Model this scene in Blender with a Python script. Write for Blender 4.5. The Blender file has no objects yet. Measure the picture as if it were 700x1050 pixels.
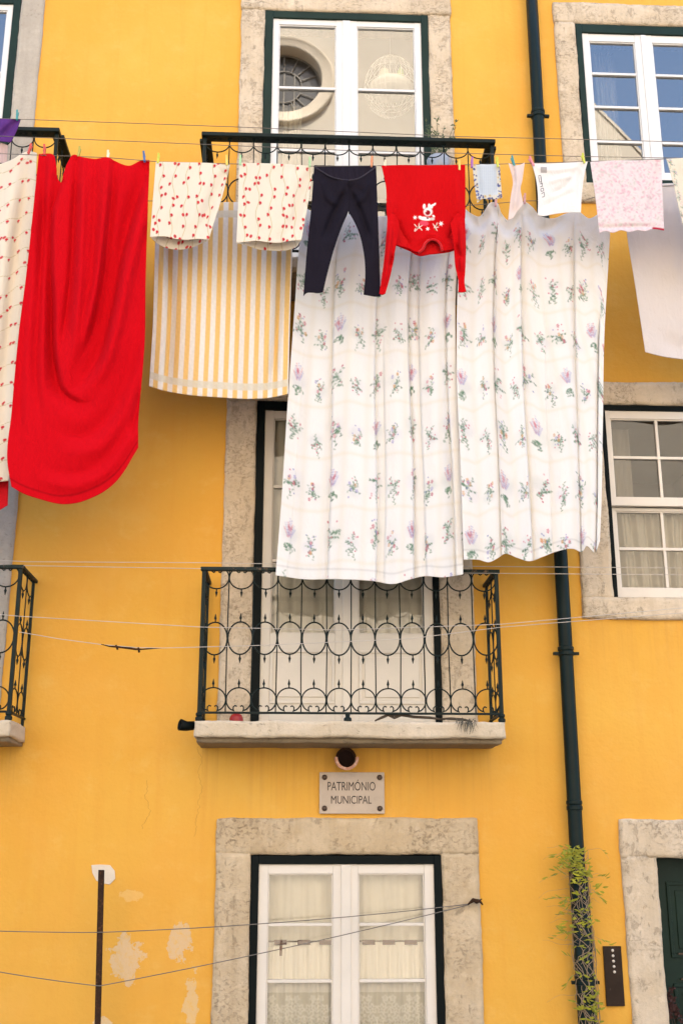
import bpy, math, random
import numpy as np
from mathutils import noise as mnoise, Vector

random.seed(7)
rng = np.random.default_rng(11)
S = bpy.context.scene
COL = S.collection
PI = math.pi

# ------------------------------------------------------------------ camera
F = 1160.0                                   # focal length in pixels of a 1050-pixel-high frame
PITCH, YAW = math.atan(345 / 1160), math.radians(2.5)
CAM = np.array([0.0, -6.8, 2.2])
cd = bpy.data.cameras.new('camera')
cam = bpy.data.objects.new('camera', cd)
COL.objects.link(cam)
cam.location = CAM
cam.rotation_euler = (PI / 2 + PITCH, 0, -YAW)
cd.sensor_fit = 'VERTICAL'
cd.sensor_height = 36
cd.lens = 36 * F / 1050
cd.clip_start, cd.clip_end = 0.05, 500
S.camera = cam
_cy, _sy = math.cos(-YAW), math.sin(-YAW)
_a = PI / 2 + PITCH
ROT = np.array([[_cy, -_sy, 0], [_sy, _cy, 0], [0, 0, 1]]) @ \
      np.array([[1, 0, 0], [0, math.cos(_a), -math.sin(_a)], [0, math.sin(_a), math.cos(_a)]])


def P(px, py, d=0.0):
    """point at distance d in front of the house wall (wall plane y = 0) for a measured position"""
    px, py, d = np.broadcast_arrays(np.asarray(px, float), np.asarray(py, float), np.asarray(d, float))
    v = np.stack([(px - 350) / F, -(py - 525) / F, -np.ones_like(px)], -1) @ ROT.T
    t = (-d - CAM[1]) / v[..., 1]
    return CAM + v * t[..., None]


def X(px, py, d=0.0): return float(P(px, py, d)[0])
def Z(px, py, d=0.0): return float(P(px, py, d)[2])


def rgb(r, g, b):
    f = lambda c: (c / 255 / 12.92) if c / 255 <= .04045 else ((c / 255 + .055) / 1.055) ** 2.4
    return (f(r), f(g), f(b))


# ------------------------------------------------------------------ main heights
RAIL_D, SLAB_D = .38, .40
Z_SLAB = Z(358, 739.5, SLAB_D)
Z_RAIL = Z(358, 583, RAIL_D)
RAIL_H = Z_RAIL - Z_SLAB
Z_SLAB2 = Z(358, 142, RAIL_D) - RAIL_H
SX0, SX1 = -.541, 1.201
SLAB_T = Z_SLAB - Z(358, 756.5, SLAB_D)

OS_X0 = X(595, 620)

# ------------------------------------------------------------------ materials
def nt(name):
    m = bpy.data.materials.new(name)
    m.use_nodes = True
    t = m.node_tree
    for n in list(t.nodes): t.nodes.remove(n)
    out = t.nodes.new('ShaderNodeOutputMaterial')
    b = t.nodes.new('ShaderNodeBsdfPrincipled')
    t.links.new(b.outputs[0], out.inputs[0])
    return m, t, b, out


def N(t, kind, **kw):
    n = t.nodes.new(kind)
    for k, v in kw.items():
        if k.startswith('i_'):
            key = k[2:]
            n.inputs[int(key) if key.isdigit() else key].default_value = v
        else: setattr(n, k, v)
    return n


def noise(t, vec, scale, detail=4, rough=.55, dist=0.0):
    n = N(t, 'ShaderNodeTexNoise', i_Scale=scale, i_Detail=detail, i_Roughness=rough, i_Distortion=dist)
    t.links.new(vec, n.inputs['Vector'])
    return n.outputs['Fac']


def ramp(t, fac, lo, hi, c0=(0, 0, 0, 1), c1=(1, 1, 1, 1)):
    r = N(t, 'ShaderNodeValToRGB')
    r.color_ramp.elements[0].position = lo
    r.color_ramp.elements[1].position = hi
    r.color_ramp.elements[0].color = c0
    r.color_ramp.elements[1].color = c1
    t.links.new(fac, r.inputs[0])
    return r.outputs[0]


def mix(t, fac, a, b):
    m = N(t, 'ShaderNodeMix', data_type='RGBA')
    for s, v in ((m.inputs[0], fac), (m.inputs[6], a), (m.inputs[7], b)):
        if isinstance(v, (float, int)): s.default_value = v
        elif isinstance(v, tuple): s.default_value = v + (1,) if len(v) == 3 else v
        else: t.links.new(v, s)
    return m.outputs[2]


def math_n(t, op, a, b=0.0, c=None):
    m = N(t, 'ShaderNodeMath', operation=op)
    for i, v in enumerate((a, b, c)):
        if v is None: continue
        if isinstance(v, (float, int)): m.inputs[i].default_value = v
        else: t.links.new(v, m.inputs[i])
    return m.outputs[0]


def coords(t, scale=(1, 1, 1)):
    tc = N(t, 'ShaderNodeNewGeometry')
    mp = N(t, 'ShaderNodeMapping')
    mp.inputs['Scale'].default_value = scale
    t.links.new(tc.outputs['Position'], mp.inputs[0])
    return mp.outputs[0]


def bump(t, b, h, strength, dist):
    n = N(t, 'ShaderNodeBump', i_Strength=strength, i_Distance=dist)
    t.links.new(h, n.inputs['Height'])
    t.links.new(n.outputs[0], b.inputs['Normal'])
    return n


def simple(name, col, rough=.6, vary=.25, scale=6.0, bstr=.2, bdist=.004, metallic=0.0, second=None, lo=.45, hi=.65, spec=.5):
    m, t, b, o = nt(name)
    v = coords(t)
    n = noise(t, v, scale, 6)
    dark = tuple(c * (1 - vary) for c in col)
    c = mix(t, ramp(t, n, .3, .7), dark, col)
    if second is not None:
        n2 = noise(t, v, scale * 3.1, 5, .7)
        c = mix(t, ramp(t, n2, lo, hi), c, second)
    t.links.new(c, b.inputs['Base Color'])
    b.inputs['Roughness'].default_value = rough
    b.inputs['Metallic'].default_value = metallic
    b.inputs['Specular IOR Level'].default_value = spec
    bump(t, b, noise(t, v, scale * 9, 4), bstr, bdist)
    return m


def stone(name, base, stain, pit, pits=.60, grey=None):
    m, t, b, o = nt(name)
    v = coords(t)
    c = mix(t, ramp(t, noise(t, v, 2.6, 10, .6), .30, .78), base, stain)
    c = mix(t, math_n(t, 'MULTIPLY', ramp(t, noise(t, v, 34, 6, .75), .45, .75), .45), c, tuple(x * .66 for x in base))
    c = mix(t, math_n(t, 'MULTIPLY', ramp(t, noise(t, v, 9, 6, .7), .55, .72), .5), c, tuple(min(1, x * 1.18) for x in base))
    if grey: c = mix(t, ramp(t, noise(t, v, 1.7, 5), .4, .62), c, grey)
    vp = coords(t, (.75, 1, 1.0))
    where = ramp(t, noise(t, v, 3.2, 4, .6), .42, .62)
    p = ramp(t, noise(t, vp, 52, 5, .66, .5), pits, pits + .13)
    p2 = ramp(t, noise(t, coords(t, (1, 1, .6)), 19, 8, .78, .3), pits + .07, pits + .11)
    p = math_n(t, 'MAXIMUM', math_n(t, 'MULTIPLY', p, where), math_n(t, 'MULTIPLY', p2, .6))
    c = mix(t, math_n(t, 'MULTIPLY', ramp(t, noise(t, coords(t, (9, 1, .5)), 2.0, 6, .6), .5, .78), .35), c, tuple(x * .72 for x in stain))
    c = mix(t, math_n(t, 'MULTIPLY', p, .6), c, pit)
    t.links.new(c, b.inputs['Base Color'])
    b.inputs['Roughness'].default_value = .9
    b.inputs['Specular IOR Level'].default_value = .2
    h = math_n(t, 'SUBTRACT', noise(t, v, 70, 6, .7), math_n(t, 'MULTIPLY', p, 1.0))
    bump(t, b, h, .6, .008)
    return m


def wall_paint():
    m, t, b, o = nt('yellow lime paint')
    v = coords(t)
    base, deep, pale = (.68, .375, .062), (.64, .315, .036), (.71, .44, .115)
    c = mix(t, ramp(t, noise(t, v, .55, 5, .55), .35, .68), base, deep)
    c = mix(t, math_n(t, 'MULTIPLY', ramp(t, noise(t, v, 2.3, 7, .62), .5, .75), .4), c, pale)
    vs = coords(t, (7, 1, .45))
    c = mix(t, math_n(t, 'MULTIPLY', ramp(t, noise(t, vs, 1.6, 6, .6), .52, .74), .26), c, (.60, .26, .035))
    c = mix(t, math_n(t, 'MULTIPLY', ramp(t, noise(t, v, 60, 3, .6), .6, .75), .18), c, (.5, .22, .05))
    sep = N(t, 'ShaderNodeSeparateXYZ')
    t.links.new(v, sep.inputs[0])
    x, z = sep.outputs[0], sep.outputs[2]
    c = mix(t, math_n(t, 'MULTIPLY', ramp(t, noise(t, v, 1.1, 6, .6, .4), .42, .66), .55), c, (.68, .335, .055))
    c = mix(t, math_n(t, 'MULTIPLY', ramp(t, noise(t, coords(t, (1, 1, 1.3)), 5, 8, .72), .55, .74), .26), c, (.73, .47, .14))
    run = ramp(t, noise(t, coords(t, (16, 1, .25)), 2.0, 5, .65), .46, .72)
    def below(x0, x1, ztop, L, amt, cc):
        nonlocal c
        k = math_n(t, 'MULTIPLY', math_n(t, 'GREATER_THAN', x, x0), math_n(t, 'LESS_THAN', x, x1))
        g = ramp(t, math_n(t, 'DIVIDE', math_n(t, 'SUBTRACT', ztop, z), L), .0, 1.0, (1, 1, 1, 1), (0, 0, 0, 1))
        k = math_n(t, 'MULTIPLY', math_n(t, 'MULTIPLY', k, g), math_n(t, 'LESS_THAN', z, ztop))
        c = mix(t, math_n(t, 'MULTIPLY', math_n(t, 'MULTIPLY', k, run), amt), c, cc)
    below(SX0 + .02, SX1 - .02, Z_SLAB - .1, .55, .38, (.42, .20, .05))
    below(OS_X0, 4.0, Z(640, 636), .5, .30, (.46, .23, .06))
    below(OS_X0 + .1, 4.0, Z(600, 209), .4, .30, (.50, .25, .06))
    below(-4.0, -1.6, Z_SLAB - .1, .5, .34, (.44, .21, .05))
    warp = noise(t, v, 10, 7, .68)
    height = noise(t, v, 30, 5, .6)
    # scraped patches where the paint came off
    for (px, py, rx, rz, col) in ((130, 985, 16, 22, (.58, .49, .37)), (186, 966, 11, 18, (.57, .48, .36)), (196, 1027, 7, 22, (.6, .48, .30)),
                                  (108, 1052, 10, 8, (.68, .58, .42)), (134, 919, 9, 5, (.72, .45, .16))):
        c0 = P(px, py)
        s = 170.0
        dx = math_n(t, 'DIVIDE', math_n(t, 'SUBTRACT', x, float(c0[0])), rx / s)
        dz = math_n(t, 'DIVIDE', math_n(t, 'SUBTRACT', z, float(c0[2])), rz / s)
        r = math_n(t, 'SQRT', math_n(t, 'ADD', math_n(t, 'MULTIPLY', dx, dx), math_n(t, 'MULTIPLY', dz, dz)))
        r = math_n(t, 'ADD', r, math_n(t, 'MULTIPLY', math_n(t, 'SUBTRACT', warp, .5), 3.4))
        mk = ramp(t, r, .90, .94, (1, 1, 1, 1), (0, 0, 0, 1))
        sc = ramp(t, noise(t, coords(t, (1.4, 1, 1)), 26, 5, .7, 1.5), .5, .72)
        c = mix(t, math_n(t, 'MULTIPLY', mk, .55), c, mix(t, sc, col, (.66, .43, .14)))
        height = math_n(t, 'SUBTRACT', height, math_n(t, 'MULTIPLY', mk, .6))
    # fine cracks
    for (px, py0, py1, seed) in ((205, 766, 858, 1.3), (150, 800, 850, 8.4)):
        a, bb = P(px, py0), P(px, py1)
        zz = N(t, 'ShaderNodeCombineXYZ')
        zz.inputs[0].default_value = seed
        t.links.new(z, zz.inputs[2])
        w = math_n(t, 'MULTIPLY', math_n(t, 'SUBTRACT', noise(t, zz.outputs[0], 9, 6, .6), .5), .16)
        dist = math_n(t, 'ABSOLUTE', math_n(t, 'SUBTRACT', math_n(t, 'SUBTRACT', x, float(a[0])), w))
        line = math_n(t, 'LESS_THAN', dist, math_n(t, 'MULTIPLY', noise(t, v, 14, 3), .0032))
        line = math_n(t, 'MULTIPLY', line, math_n(t, 'MULTIPLY', math_n(t, 'LESS_THAN', z, float(a[2])), math_n(t, 'GREATER_THAN', z, float(bb[2]))))
        c = mix(t, math_n(t, 'MULTIPLY', line, .42), c, (.25, .11, .03))
    t.links.new(c, b.inputs['Base Color'])
    b.inputs['Roughness'].default_value = .85
    b.inputs['Specular IOR Level'].default_value = .25
    hh = math_n(t, 'ADD', math_n(t, 'MULTIPLY', height, .6), math_n(t, 'MULTIPLY', noise(t, v, 3.5, 4), 1.4))
    bump(t, b, hh, .35, .012)
    return m


def glass_mat(name, tint=(.93, .95, .93), refl=.15):
    m = bpy.data.materials.new(name)
    m.use_nodes = True
    t = m.node_tree
    for n in list(t.nodes): t.nodes.remove(n)
    out = t.nodes.new('ShaderNodeOutputMaterial')
    tr = N(t, 'ShaderNodeBsdfTransparent'); tr.inputs[0].default_value = tint + (1,)
    gl = N(t, 'ShaderNodeBsdfGlossy'); gl.inputs['Roughness'].default_value = .0
    gl.inputs['Color'].default_value = (.95, .96, .95, 1)
    fr = N(t, 'ShaderNodeFresnel'); fr.inputs['IOR'].default_value = 1.5
    fac = math_n(t, 'MINIMUM', math_n(t, 'ADD', math_n(t, 'MULTIPLY', fr.outputs[0], 1.0), refl - .04), 1.0)
    v = coords(t)
    bn = N(t, 'ShaderNodeBump', i_Strength=.06, i_Distance=.004)
    t.links.new(noise(t, v, 2.2, 1), bn.inputs['Height'])
    t.links.new(bn.outputs[0], gl.inputs['Normal'])
    ms = N(t, 'ShaderNodeMixShader')
    t.links.new(fac, ms.inputs[0]); t.links.new(tr.outputs[0], ms.inputs[1]); t.links.new(gl.outputs[0], ms.inputs[2])
    t.links.new(ms.outputs[0], out.inputs[0])
    return m


def fabric(name, trans=.28, rough=.9, wr=.5, wscale=14.0, col=None, weave=.25, sheen=.15, spec=.2):
    m, t, b, out = nt(name)
    if col is None:
        at = N(t, 'ShaderNodeAttribute', attribute_name='print')
        c = at.outputs['Color']
    else:
        v0 = coords(t)
        c = mix(t, noise(t, v0, 9, 5), tuple(x * .9 for x in col), col)
    v = coords(t, (1.0, 1.0, .45))
    vf = coords(t)
    h = math_n(t, 'ADD', math_n(t, 'MULTIPLY', noise(t, v, wscale, 5, .6, .8), 1.0), math_n(t, 'MULTIPLY', noise(t, vf, 260, 2), weave * .25))
    bn = bump(t, b, h, wr, .012)
    t.links.new(c, b.inputs['Base Color'])
    b.inputs['Roughness'].default_value = rough
    b.inputs['Specular IOR Level'].default_value = spec
    b.inputs['Sheen Weight'].default_value = sheen
    if trans > 0:
        tl = N(t, 'ShaderNodeBsdfTranslucent')
        t.links.new(c, tl.inputs[0])
        t.links.new(bn.outputs[0], tl.inputs['Normal'])
        ms = N(t, 'ShaderNodeMixShader', i_0=trans)
        t.links.new(b.outputs[0], ms.inputs[1]); t.links.new(tl.outputs[0], ms.inputs[2])
        t.links.new(ms.outputs[0], out.inputs[0])
    return m


def sheer(name, col, see=.35, through=.12):
    m, t, b, out = nt(name)
    v = coords(t)
    c = mix(t, noise(t, coords(t, (18, 1, .6)), 2, 4), tuple(x * .82 for x in col), col)
    t.links.new(c, b.inputs['Base Color'])
    b.inputs['Roughness'].default_value = .95
    tl = N(t, 'ShaderNodeBsdfTranslucent'); t.links.new(c, tl.inputs[0])
    ms = N(t, 'ShaderNodeMixShader', i_0=through)
    t.links.new(b.outputs[0], ms.inputs[1]); t.links.new(tl.outputs[0], ms.inputs[2])
    tr = N(t, 'ShaderNodeBsdfTransparent')
    m2 = N(t, 'ShaderNodeMixShader', i_0=see)
    t.links.new(ms.outputs[0], m2.inputs[1]); t.links.new(tr.outputs[0], m2.inputs[2])
    t.links.new(m2.outputs[0], out.inputs[0])
    return m


M = {}
M['wall'] = wall_paint()
M['stone'] = stone('warm limestone', (.65, .545, .41), (.52, .405, .265), (.18, .125, .075), .49)
M['stone_pit'] = stone('pitted travertine', (.60, .485, .335), (.43, .31, .17), (.17, .115, .065), .51)
M['stone_grey'] = stone('grey granite render', (.47, .42, .35), (.37, .325, .265), (.16, .13, .10), .57)
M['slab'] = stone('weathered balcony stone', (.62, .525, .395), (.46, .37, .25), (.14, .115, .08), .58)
M['slab_shaded'] = stone('stone coloured for underside shade', (.30, .235, .155), (.20, .15, .09), (.07, .05, .035), .56)  # darker stone colour stands in for the shade beneath the slabs
M['green'] = simple('dark green paint', (.008, .026, .019), .42, .35, 5, .15, .003, second=(.016, .034, .028), lo=.6, hi=.8, spec=.15)
M['black_green'] = simple('blackish green paint', (.003, .006, .006), .5, .3, 5, .15, .003, spec=.08)
M['iron'] = simple('green black painted iron', (.006, .014, .013), .45, .3, 14, .4, .002, second=(.035, .02, .014), lo=.64, hi=.74, spec=.14)
M['iron_worn'] = simple('worn painted iron', (.010, .020, .018), .6, .3, 9, .5, .003, second=(.16, .10, .065), lo=.55, hi=.66, spec=.2)
M['white'] = simple('white gloss paint', (.68, .675, .66), .38, .06, 4, .12, .002)
M['cream'] = simple('aged cream paint', (.64, .58, .485), .5, .10, 4, .2, .003, second=(.42, .34, .24), lo=.68, hi=.80)
M['ivory'] = simple('ivory paint', (.68, .62, .535), .45, .10, 4, .15, .002, second=(.5, .42, .32), lo=.70, hi=.82)
M['glass'] = glass_mat('window glass', refl=.22)
M['glass_low'] = glass_mat('ground floor window glass', tint=(.98, .98, .96), refl=.12)
M['glass_dim'] = glass_mat('old window glass', tint=(.88, .87, .83), refl=.07)
M['pipe'] = simple('dark green pipe paint', (.005, .014, .013), .38, .3, 6, .2, .002, second=(.014, .019, .017), lo=.6, hi=.78, spec=.13)
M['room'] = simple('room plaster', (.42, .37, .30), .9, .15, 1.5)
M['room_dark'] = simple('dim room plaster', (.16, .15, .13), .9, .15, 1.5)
M['terracotta'] = simple('terracotta', (.52, .24, .15), .85, .3, 18, .4, .004, second=(.6, .42, .33))
M['spout_shade'] = simple('pipe inside coloured as shade', (.03, .012, .01), .95, .3, 20)
M['plaque'] = simple('pinkish marble plate', (.50, .405, .315), .55, .14, 9, .1, .002, second=(.42, .32, .24), lo=.6, hi=.8)
M['letter'] = simple('grey lettering', (.055, .045, .04), .6, .2, 40)
M['stud'] = simple('bronze stud', (.10, .062, .04), .45, .4, 60, metallic=.4)
M['rust'] = simple('rusty steel', (.045, .022, .012), .85, .5, 22, .6, .004, second=(.12, .05, .022), lo=.55, hi=.7, spec=.15)
M['wire'] = simple('grey wire', (.16, .14, .12), .6, .3, 10)
M['line'] = simple('pale washing line', (.55, .50, .45), .7, .2, 10)
M['concrete'] = simple('filler plaster', (.70, .60, .47), .9, .15, 15, .4, .004)
M['asphalt'] = simple('cobble grey', (.16, .145, .13), .85, .35, 3, .5, .02)
M['church'] = simple('cream church plaster', (.58, .50, .39), .85, .12, .7, .2, .01, second=(.49, .41, .31), lo=.6, hi=.8)
M['church_stone'] = simple('pale church stone', (.66, .55, .41), .85, .15, 2, .3, .01)
M['dark_glass'] = simple('dark leaded glass', (.03, .027, .024), .25, .4, 2, .1)
M['lead'] = simple('grey glazing bars', (.26, .23, .19), .6, .2, 5)
M['tile'] = simple('roof tiles', (.34, .14, .08), .85, .3, 6)


# ------------------------------------------------------------------ objects
WORLD = {}


def meta(o, label=None, cat=None, group=None, kind=None):
    if label: o['label'] = label
    if cat: o['category'] = cat
    if group: o['group'] = group
    if kind: o['kind'] = kind
    return o


def empty(name, loc, label=None, cat=None, group=None, parent=None):
    o = bpy.data.objects.new(name, None)
    o.empty_display_size = .1
    COL.objects.link(o)
    base = WORLD[parent.name] if parent else np.zeros(3)
    loc = np.array(loc, float)
    o.location = loc - base
    if parent: o.parent = parent
    WORLD[o.name] = loc
    return meta(o, label, cat, group)


def link(name, verts, faces, mat, parent=None, smooth=False, bevel=0.0, solid=0.0, attr=None, mats=None, fmat=None, origin=None, subsurf=0):
    verts = np.asarray(verts, float).reshape(-1, 3)
    if parent is not None: base = WORLD[parent.name]
    elif origin is not None: base = np.array(origin, float)
    else:
        lo, hi = verts.min(0), verts.max(0)
        base = np.array([(lo[0] + hi[0]) / 2, (lo[1] + hi[1]) / 2, lo[2]])
    me = bpy.data.meshes.new(name)
    me.from_pydata((verts - base).tolist(), [], faces if isinstance(faces, list) else faces.tolist())
    for mm in (mats or [mat]): me.materials.append(mm)
    if fmat is not None: me.polygons.foreach_set('material_index', fmat)
    if smooth: me.polygons.foreach_set('use_smooth', [True] * len(me.polygons))
    if attr is not None:
        a = me.color_attributes.new('print', 'FLOAT_COLOR', 'POINT')
        a.data.foreach_set('color', np.concatenate([attr, np.ones((len(attr), 1))], 1).astype(np.float32).ravel())
    me.update()
    o = bpy.data.objects.new(name, me)
    COL.objects.link(o)
    if parent is not None:
        o.parent = parent
        WORLD[o.name] = base.copy()
    else:
        o.location = base
        WORLD[o.name] = base.copy()
    if bevel > 0:
        b = o.modifiers.new('bevel', 'BEVEL'); b.width = bevel; b.segments = 2; b.limit_method = 'ANGLE'; b.angle_limit = math.radians(40)
    if solid > 0:
        s = o.modifiers.new('solid', 'SOLIDIFY'); s.thickness = solid; s.offset = 0
    if subsurf:
        s = o.modifiers.new('sub', 'SUBSURF'); s.levels = subsurf; s.render_levels = subsurf
    return o


class MB:
    def __init__(self): self.v, self.f = [], []

    def add(self, vs, fs):
        k = len(self.v)
        self.v += [tuple(map(float, p)) for p in vs]
        self.f += [[i + k for i in f] for f in fs]
        return self

    def box(self, x0, x1, y0, y1, z0, z1):
        vs = [(x, y, z) for x in (x0, x1) for y in (y0, y1) for z in (z0, z1)]
        return self.add(vs, [[0, 1, 3, 2], [4, 6, 7, 5], [0, 4, 5, 1], [2, 3, 7, 6], [0, 2, 6, 4], [1, 5, 7, 3]])

    def prism(self, poly, y0, y1):                    # polygon in x, z pushed from y0 to y1
        n = len(poly)
        vs = [(x, y0, z) for x, z in poly] + [(x, y1, z) for x, z in poly]
        fs = [list(range(n)), list(range(2 * n - 1, n - 1, -1))] + [[i, i + n, (i + 1) % n + n, (i + 1) % n] for i in range(n)]
        return self.add(vs, fs)

    def tube(self, pts, r, seg=6, closed=False, cap=True):
        pts = [np.array(p, float) for p in pts]
        n = len(pts)
        rs = r if isinstance(r, (list, tuple, np.ndarray)) else [r] * n
        vs, fs = [], []
        for i, p in enumerate(pts):
            a = pts[i - 1] if (i > 0 or closed) else p
            b = pts[(i + 1) % n] if (i < n - 1 or closed) else p
            t = b - a
            t /= (np.linalg.norm(t) + 1e-9)
            up = np.array([0, 1, 0]) if abs(t[1]) < .9 else np.array([1, 0, 0])
            s = np.cross(t, up); s /= np.linalg.norm(s)
            u = np.cross(s, t)
            for k in range(seg):
                an = 2 * PI * k / seg
                vs.append(p + rs[i] * (math.cos(an) * s + math.sin(an) * u))
        m = n if closed else n - 1
        for i in range(m):
            j = (i + 1) % n
            for k in range(seg):
                l = (k + 1) % seg
                fs.append([i * seg + k, i * seg + l, j * seg + l, j * seg + k])
        if cap and not closed:
            fs.append(list(range(seg - 1, -1, -1))); fs.append([(n - 1) * seg + k for k in range(seg)])
        return self.add(vs, fs)

    def lathe(self, prof, c, seg=16, axis='z'):       # prof: (radius, height) pairs
        vs, fs = [], []
        for r, h in prof:
            for k in range(seg):
                an = 2 * PI * k / seg
                p = (r * math.cos(an), r * math.sin(an), h)
                if axis == 'y': p = (p[0], -p[2], p[1])
                vs.append((c[0] + p[0], c[1] + p[1], c[2] + p[2]))
        for i in range(len(prof) - 1):
            for k in range(seg):
                l = (k + 1) % seg
                fs.append([i * seg + k, i * seg + l, (i + 1) * seg + l, (i + 1) * seg + k])
        fs.append(list(range(seg - 1, -1, -1))); fs.append([(len(prof) - 1) * seg + k for k in range(seg)])
        return self.add(vs, fs)

    def rough(self, x0, x1, y0, y1, z0, z1, cell=.025, r=.008, amp=.003, seed=0.0, worn=0.0):
        """worn stone block: rounded box on a fine grid with uneven faces"""
        lo, hi = np.array([x0, y0, z0]), np.array([x1, y1, z1])
        n = np.maximum(1, np.round((hi - lo) / cell).astype(int))
        idx, vs = {}, []

        def vid(i, j, k):
            key = (i, j, k)
            if key not in idx:
                p = lo + (hi - lo) * np.array([i / n[0], j / n[1], k / n[2]])
                q = np.clip(p, lo + r, hi - r)
                dv = p - q
                L = np.linalg.norm(dv)
                if L > 1e-9: p = q + dv / L * r
                nv = mnoise.noise_vector(Vector((p[0] * 6 + seed, p[1] * 6, p[2] * 6)))
                n2 = mnoise.noise_vector(Vector((p[0] * 25 + seed, p[1] * 25, p[2] * 25)))
                edge = 1.0 + worn * (np.sum((p - lo < .03) | (hi - p < .03)) >= 2)
                p = p + amp * edge * (np.array(nv) + .6 * np.array(n2))
                idx[key] = len(vs)
                vs.append(p)
            return idx[key]
        fs = []
        for ax in range(3):
            b, c = [a for a in range(3) if a != ax]
            for side in (0, n[ax]):
                for i in range(n[b]):
                    for j in range(n[c]):
                        q = []
                        for di, dj in ((0, 0), (1, 0), (1, 1), (0, 1)):
                            k = [0, 0, 0]; k[ax] = side; k[b] = i + di; k[c] = j + dj
                            q.append(vid(*k))
                        flip = (side == 0) ^ (ax == 1)
                        fs.append(q[::-1] if flip else q)
        return self.add(vs, fs)

    def build(self, name, mat, parent=None, **kw):
        return link(name, self.v, self.f, mat, parent, **kw)


# ------------------------------------------------------------------ ground and street
g = MB().add([(-150, -150, 0), (150, -150, 0), (150, 150, 0), (-150, 150, 0)], [[0, 1, 2, 3]])
meta(g.build('ground', M['asphalt']), kind='structure')

# ------------------------------------------------------------------ yellow house
house = empty('house', (0, 0, 0), 'yellow plastered town house with stone window surrounds and iron balconies', 'house')
HOLES = []


def surround(name, o, wl, wr, wt, wb, mat, label=None, sill_ext=0.0, seed=0.0, sides='lrtb', chamfer=False):
    """stone frame round opening o = (x0, x1, z0, z1)"""
    x0, x1, z0, z1 = o
    m = MB()
    yf, yb = -.02, .26
    zb = z0 - wb if 'b' in sides else z0
    if 'l' in sides: m.rough(x0 - wl, x0, yf, yb, z0 - .01, z1 + .012, r=.005, seed=seed, worn=1.2)
    if 'r' in sides: m.rough(x1, x1 + wr, yf, yb, z0 - .01, z1 + .012, r=.005, seed=seed + 3, worn=1.2)
    if 't' in sides: m.rough(x0 - wl - .004, x1 + wr + .004, yf - .003, yb, z1 + .001, z1 + wt, seed=seed + 5, r=.014 if chamfer else .008, worn=1.5)
    if 'b' in sides: m.rough(x0 - wl - sill_ext, x1 + wr + sill_ext, yf - .012, yb, z0 - wb, z0 - .001, seed=seed + 7, worn=1.4)
    HOLES.append((x0 - wl * .5, x1 + wr * .5, zb + (wb * .5 if 'b' in sides else 0), z1 + wt * .5))
    s = m.build('stone_surround', mat, name, smooth=True)
    return s


def room(parent, o, depth, mat):
    x0, x1, z0, z1 = o
    e = .12
    m = MB()
    a = (x0 - e, x1 + e, z0 - .05, z1 + e)
    y0, y1 = .27, depth
    m.add([(a[0], y0, a[2]), (a[1], y0, a[2]), (a[1], y0, a[3]), (a[0], y0, a[3]), (a[0], y1, a[2]), (a[1], y1, a[2]), (a[1], y1, a[3]), (a[0], y1, a[3])],
          [[4, 5, 6, 7], [0, 1, 5, 4], [3, 7, 6, 2], [0, 4, 7, 3], [1, 2, 6, 5]])
    m.build('room_wall', mat, parent)


def green_frame(parent, o, sash, mat, y=-.018):
    x0, x1, z0, z1 = o
    a0, a1, b0, b1 = sash
    m = MB()
    y1 = .09
    m.box(x0 + .001, a0, y, y1, z0 + .001, z1 - .001)
    m.box(a1, x1 - .001, y, y1, z0 + .001, z1 - .001)
    m.box(a0, a1, y + .001, y1 - .001, b1, z1 - .002)
    if b0 - z0 > .01: m.box(a0, a1, y + .001, y1 - .001, z0 + .002, b0)
    return m.build('frame', mat, parent, bevel=.003)


def sash(parent, x0, x1, z0, z1, gx0, gx1, gz0, gz1, muntz, muntx, mat, glass, y=-.003, th=.04, panel=None, mw=.019, label=None):
    """one casement: stiles and rails round the glass, muntins, pane and (doors) a bottom panel"""
    m = MB()
    yb = y + th
    m.box(x0, gx0, y, yb, z0, z1)
    m.box(gx1, x1, y, yb, z0, z1)
    m.box(gx0, gx1, y + .0015, yb - .001, gz1, z1 - .001)
    m.box(gx0, gx1, y + .0015, yb - .001, z0 + .001, gz0)
    # stepped glazing bead
    bw = .008
    for (a, b, c, d) in ((gx0, gx0 + bw, gz0, gz1), (gx1 - bw, gx1, gz0, gz1)): m.box(a, b, y + .009, yb - .004, c, d)
    for (c, d) in ((gz0, gz0 + bw), (gz1 - bw, gz1)): m.box(gx0 + bw, gx1 - bw, y + .0095, yb - .0045, c, d)
    for z in muntz: m.box(gx0 + bw, gx1 - bw, y + .006, yb - .006, z - mw / 2, z + mw / 2)
    for x in muntx: m.box(x - mw / 2, x + mw / 2, y + .008, yb - .008, gz0 + bw, gz1 - bw)
    s = m.build('sash', mat, parent, bevel=.002)
    if label: s['label'] = label
    yg = y + .022
    link('pane', [(gx0, yg, gz0), (gx1, yg, gz0), (gx1, yg, gz1), (gx0, yg, gz1)], [[0, 1, 2, 3]], glass, parent)
    if panel:
        p0, p1 = panel                                # raised field with moulding on the bottom rail
        q = MB()
        for k, (e, yy) in enumerate(((0, y - .004), (.018, y + .0005), (.036, y - .005))):
            pass
        a0, a1 = gx0 + .004, gx1 - .004
        w = .016
        q.box(a0, a1, y - .008, y + .0012, p1 - w, p1); q.box(a0, a1, y - .008, y + .0012, p0, p0 + w)
        q.box(a0, a0 + w, y - .0075, y + .001, p0 + w, p1 - w); q.box(a1 - w, a1, y - .0075, y + .001, p0 + w, p1 - w)
        q.box(a0 + .035, a1 - .035, y - .006, y + .001, p0 + .04, p1 - .04)
        q.build('door_panel', mat, parent, bevel=.003)
    return s


def window(label, name='window'):
    o = empty(name, (0, 0, 0), parent=house)
    o['label'] = label
    return o


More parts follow.
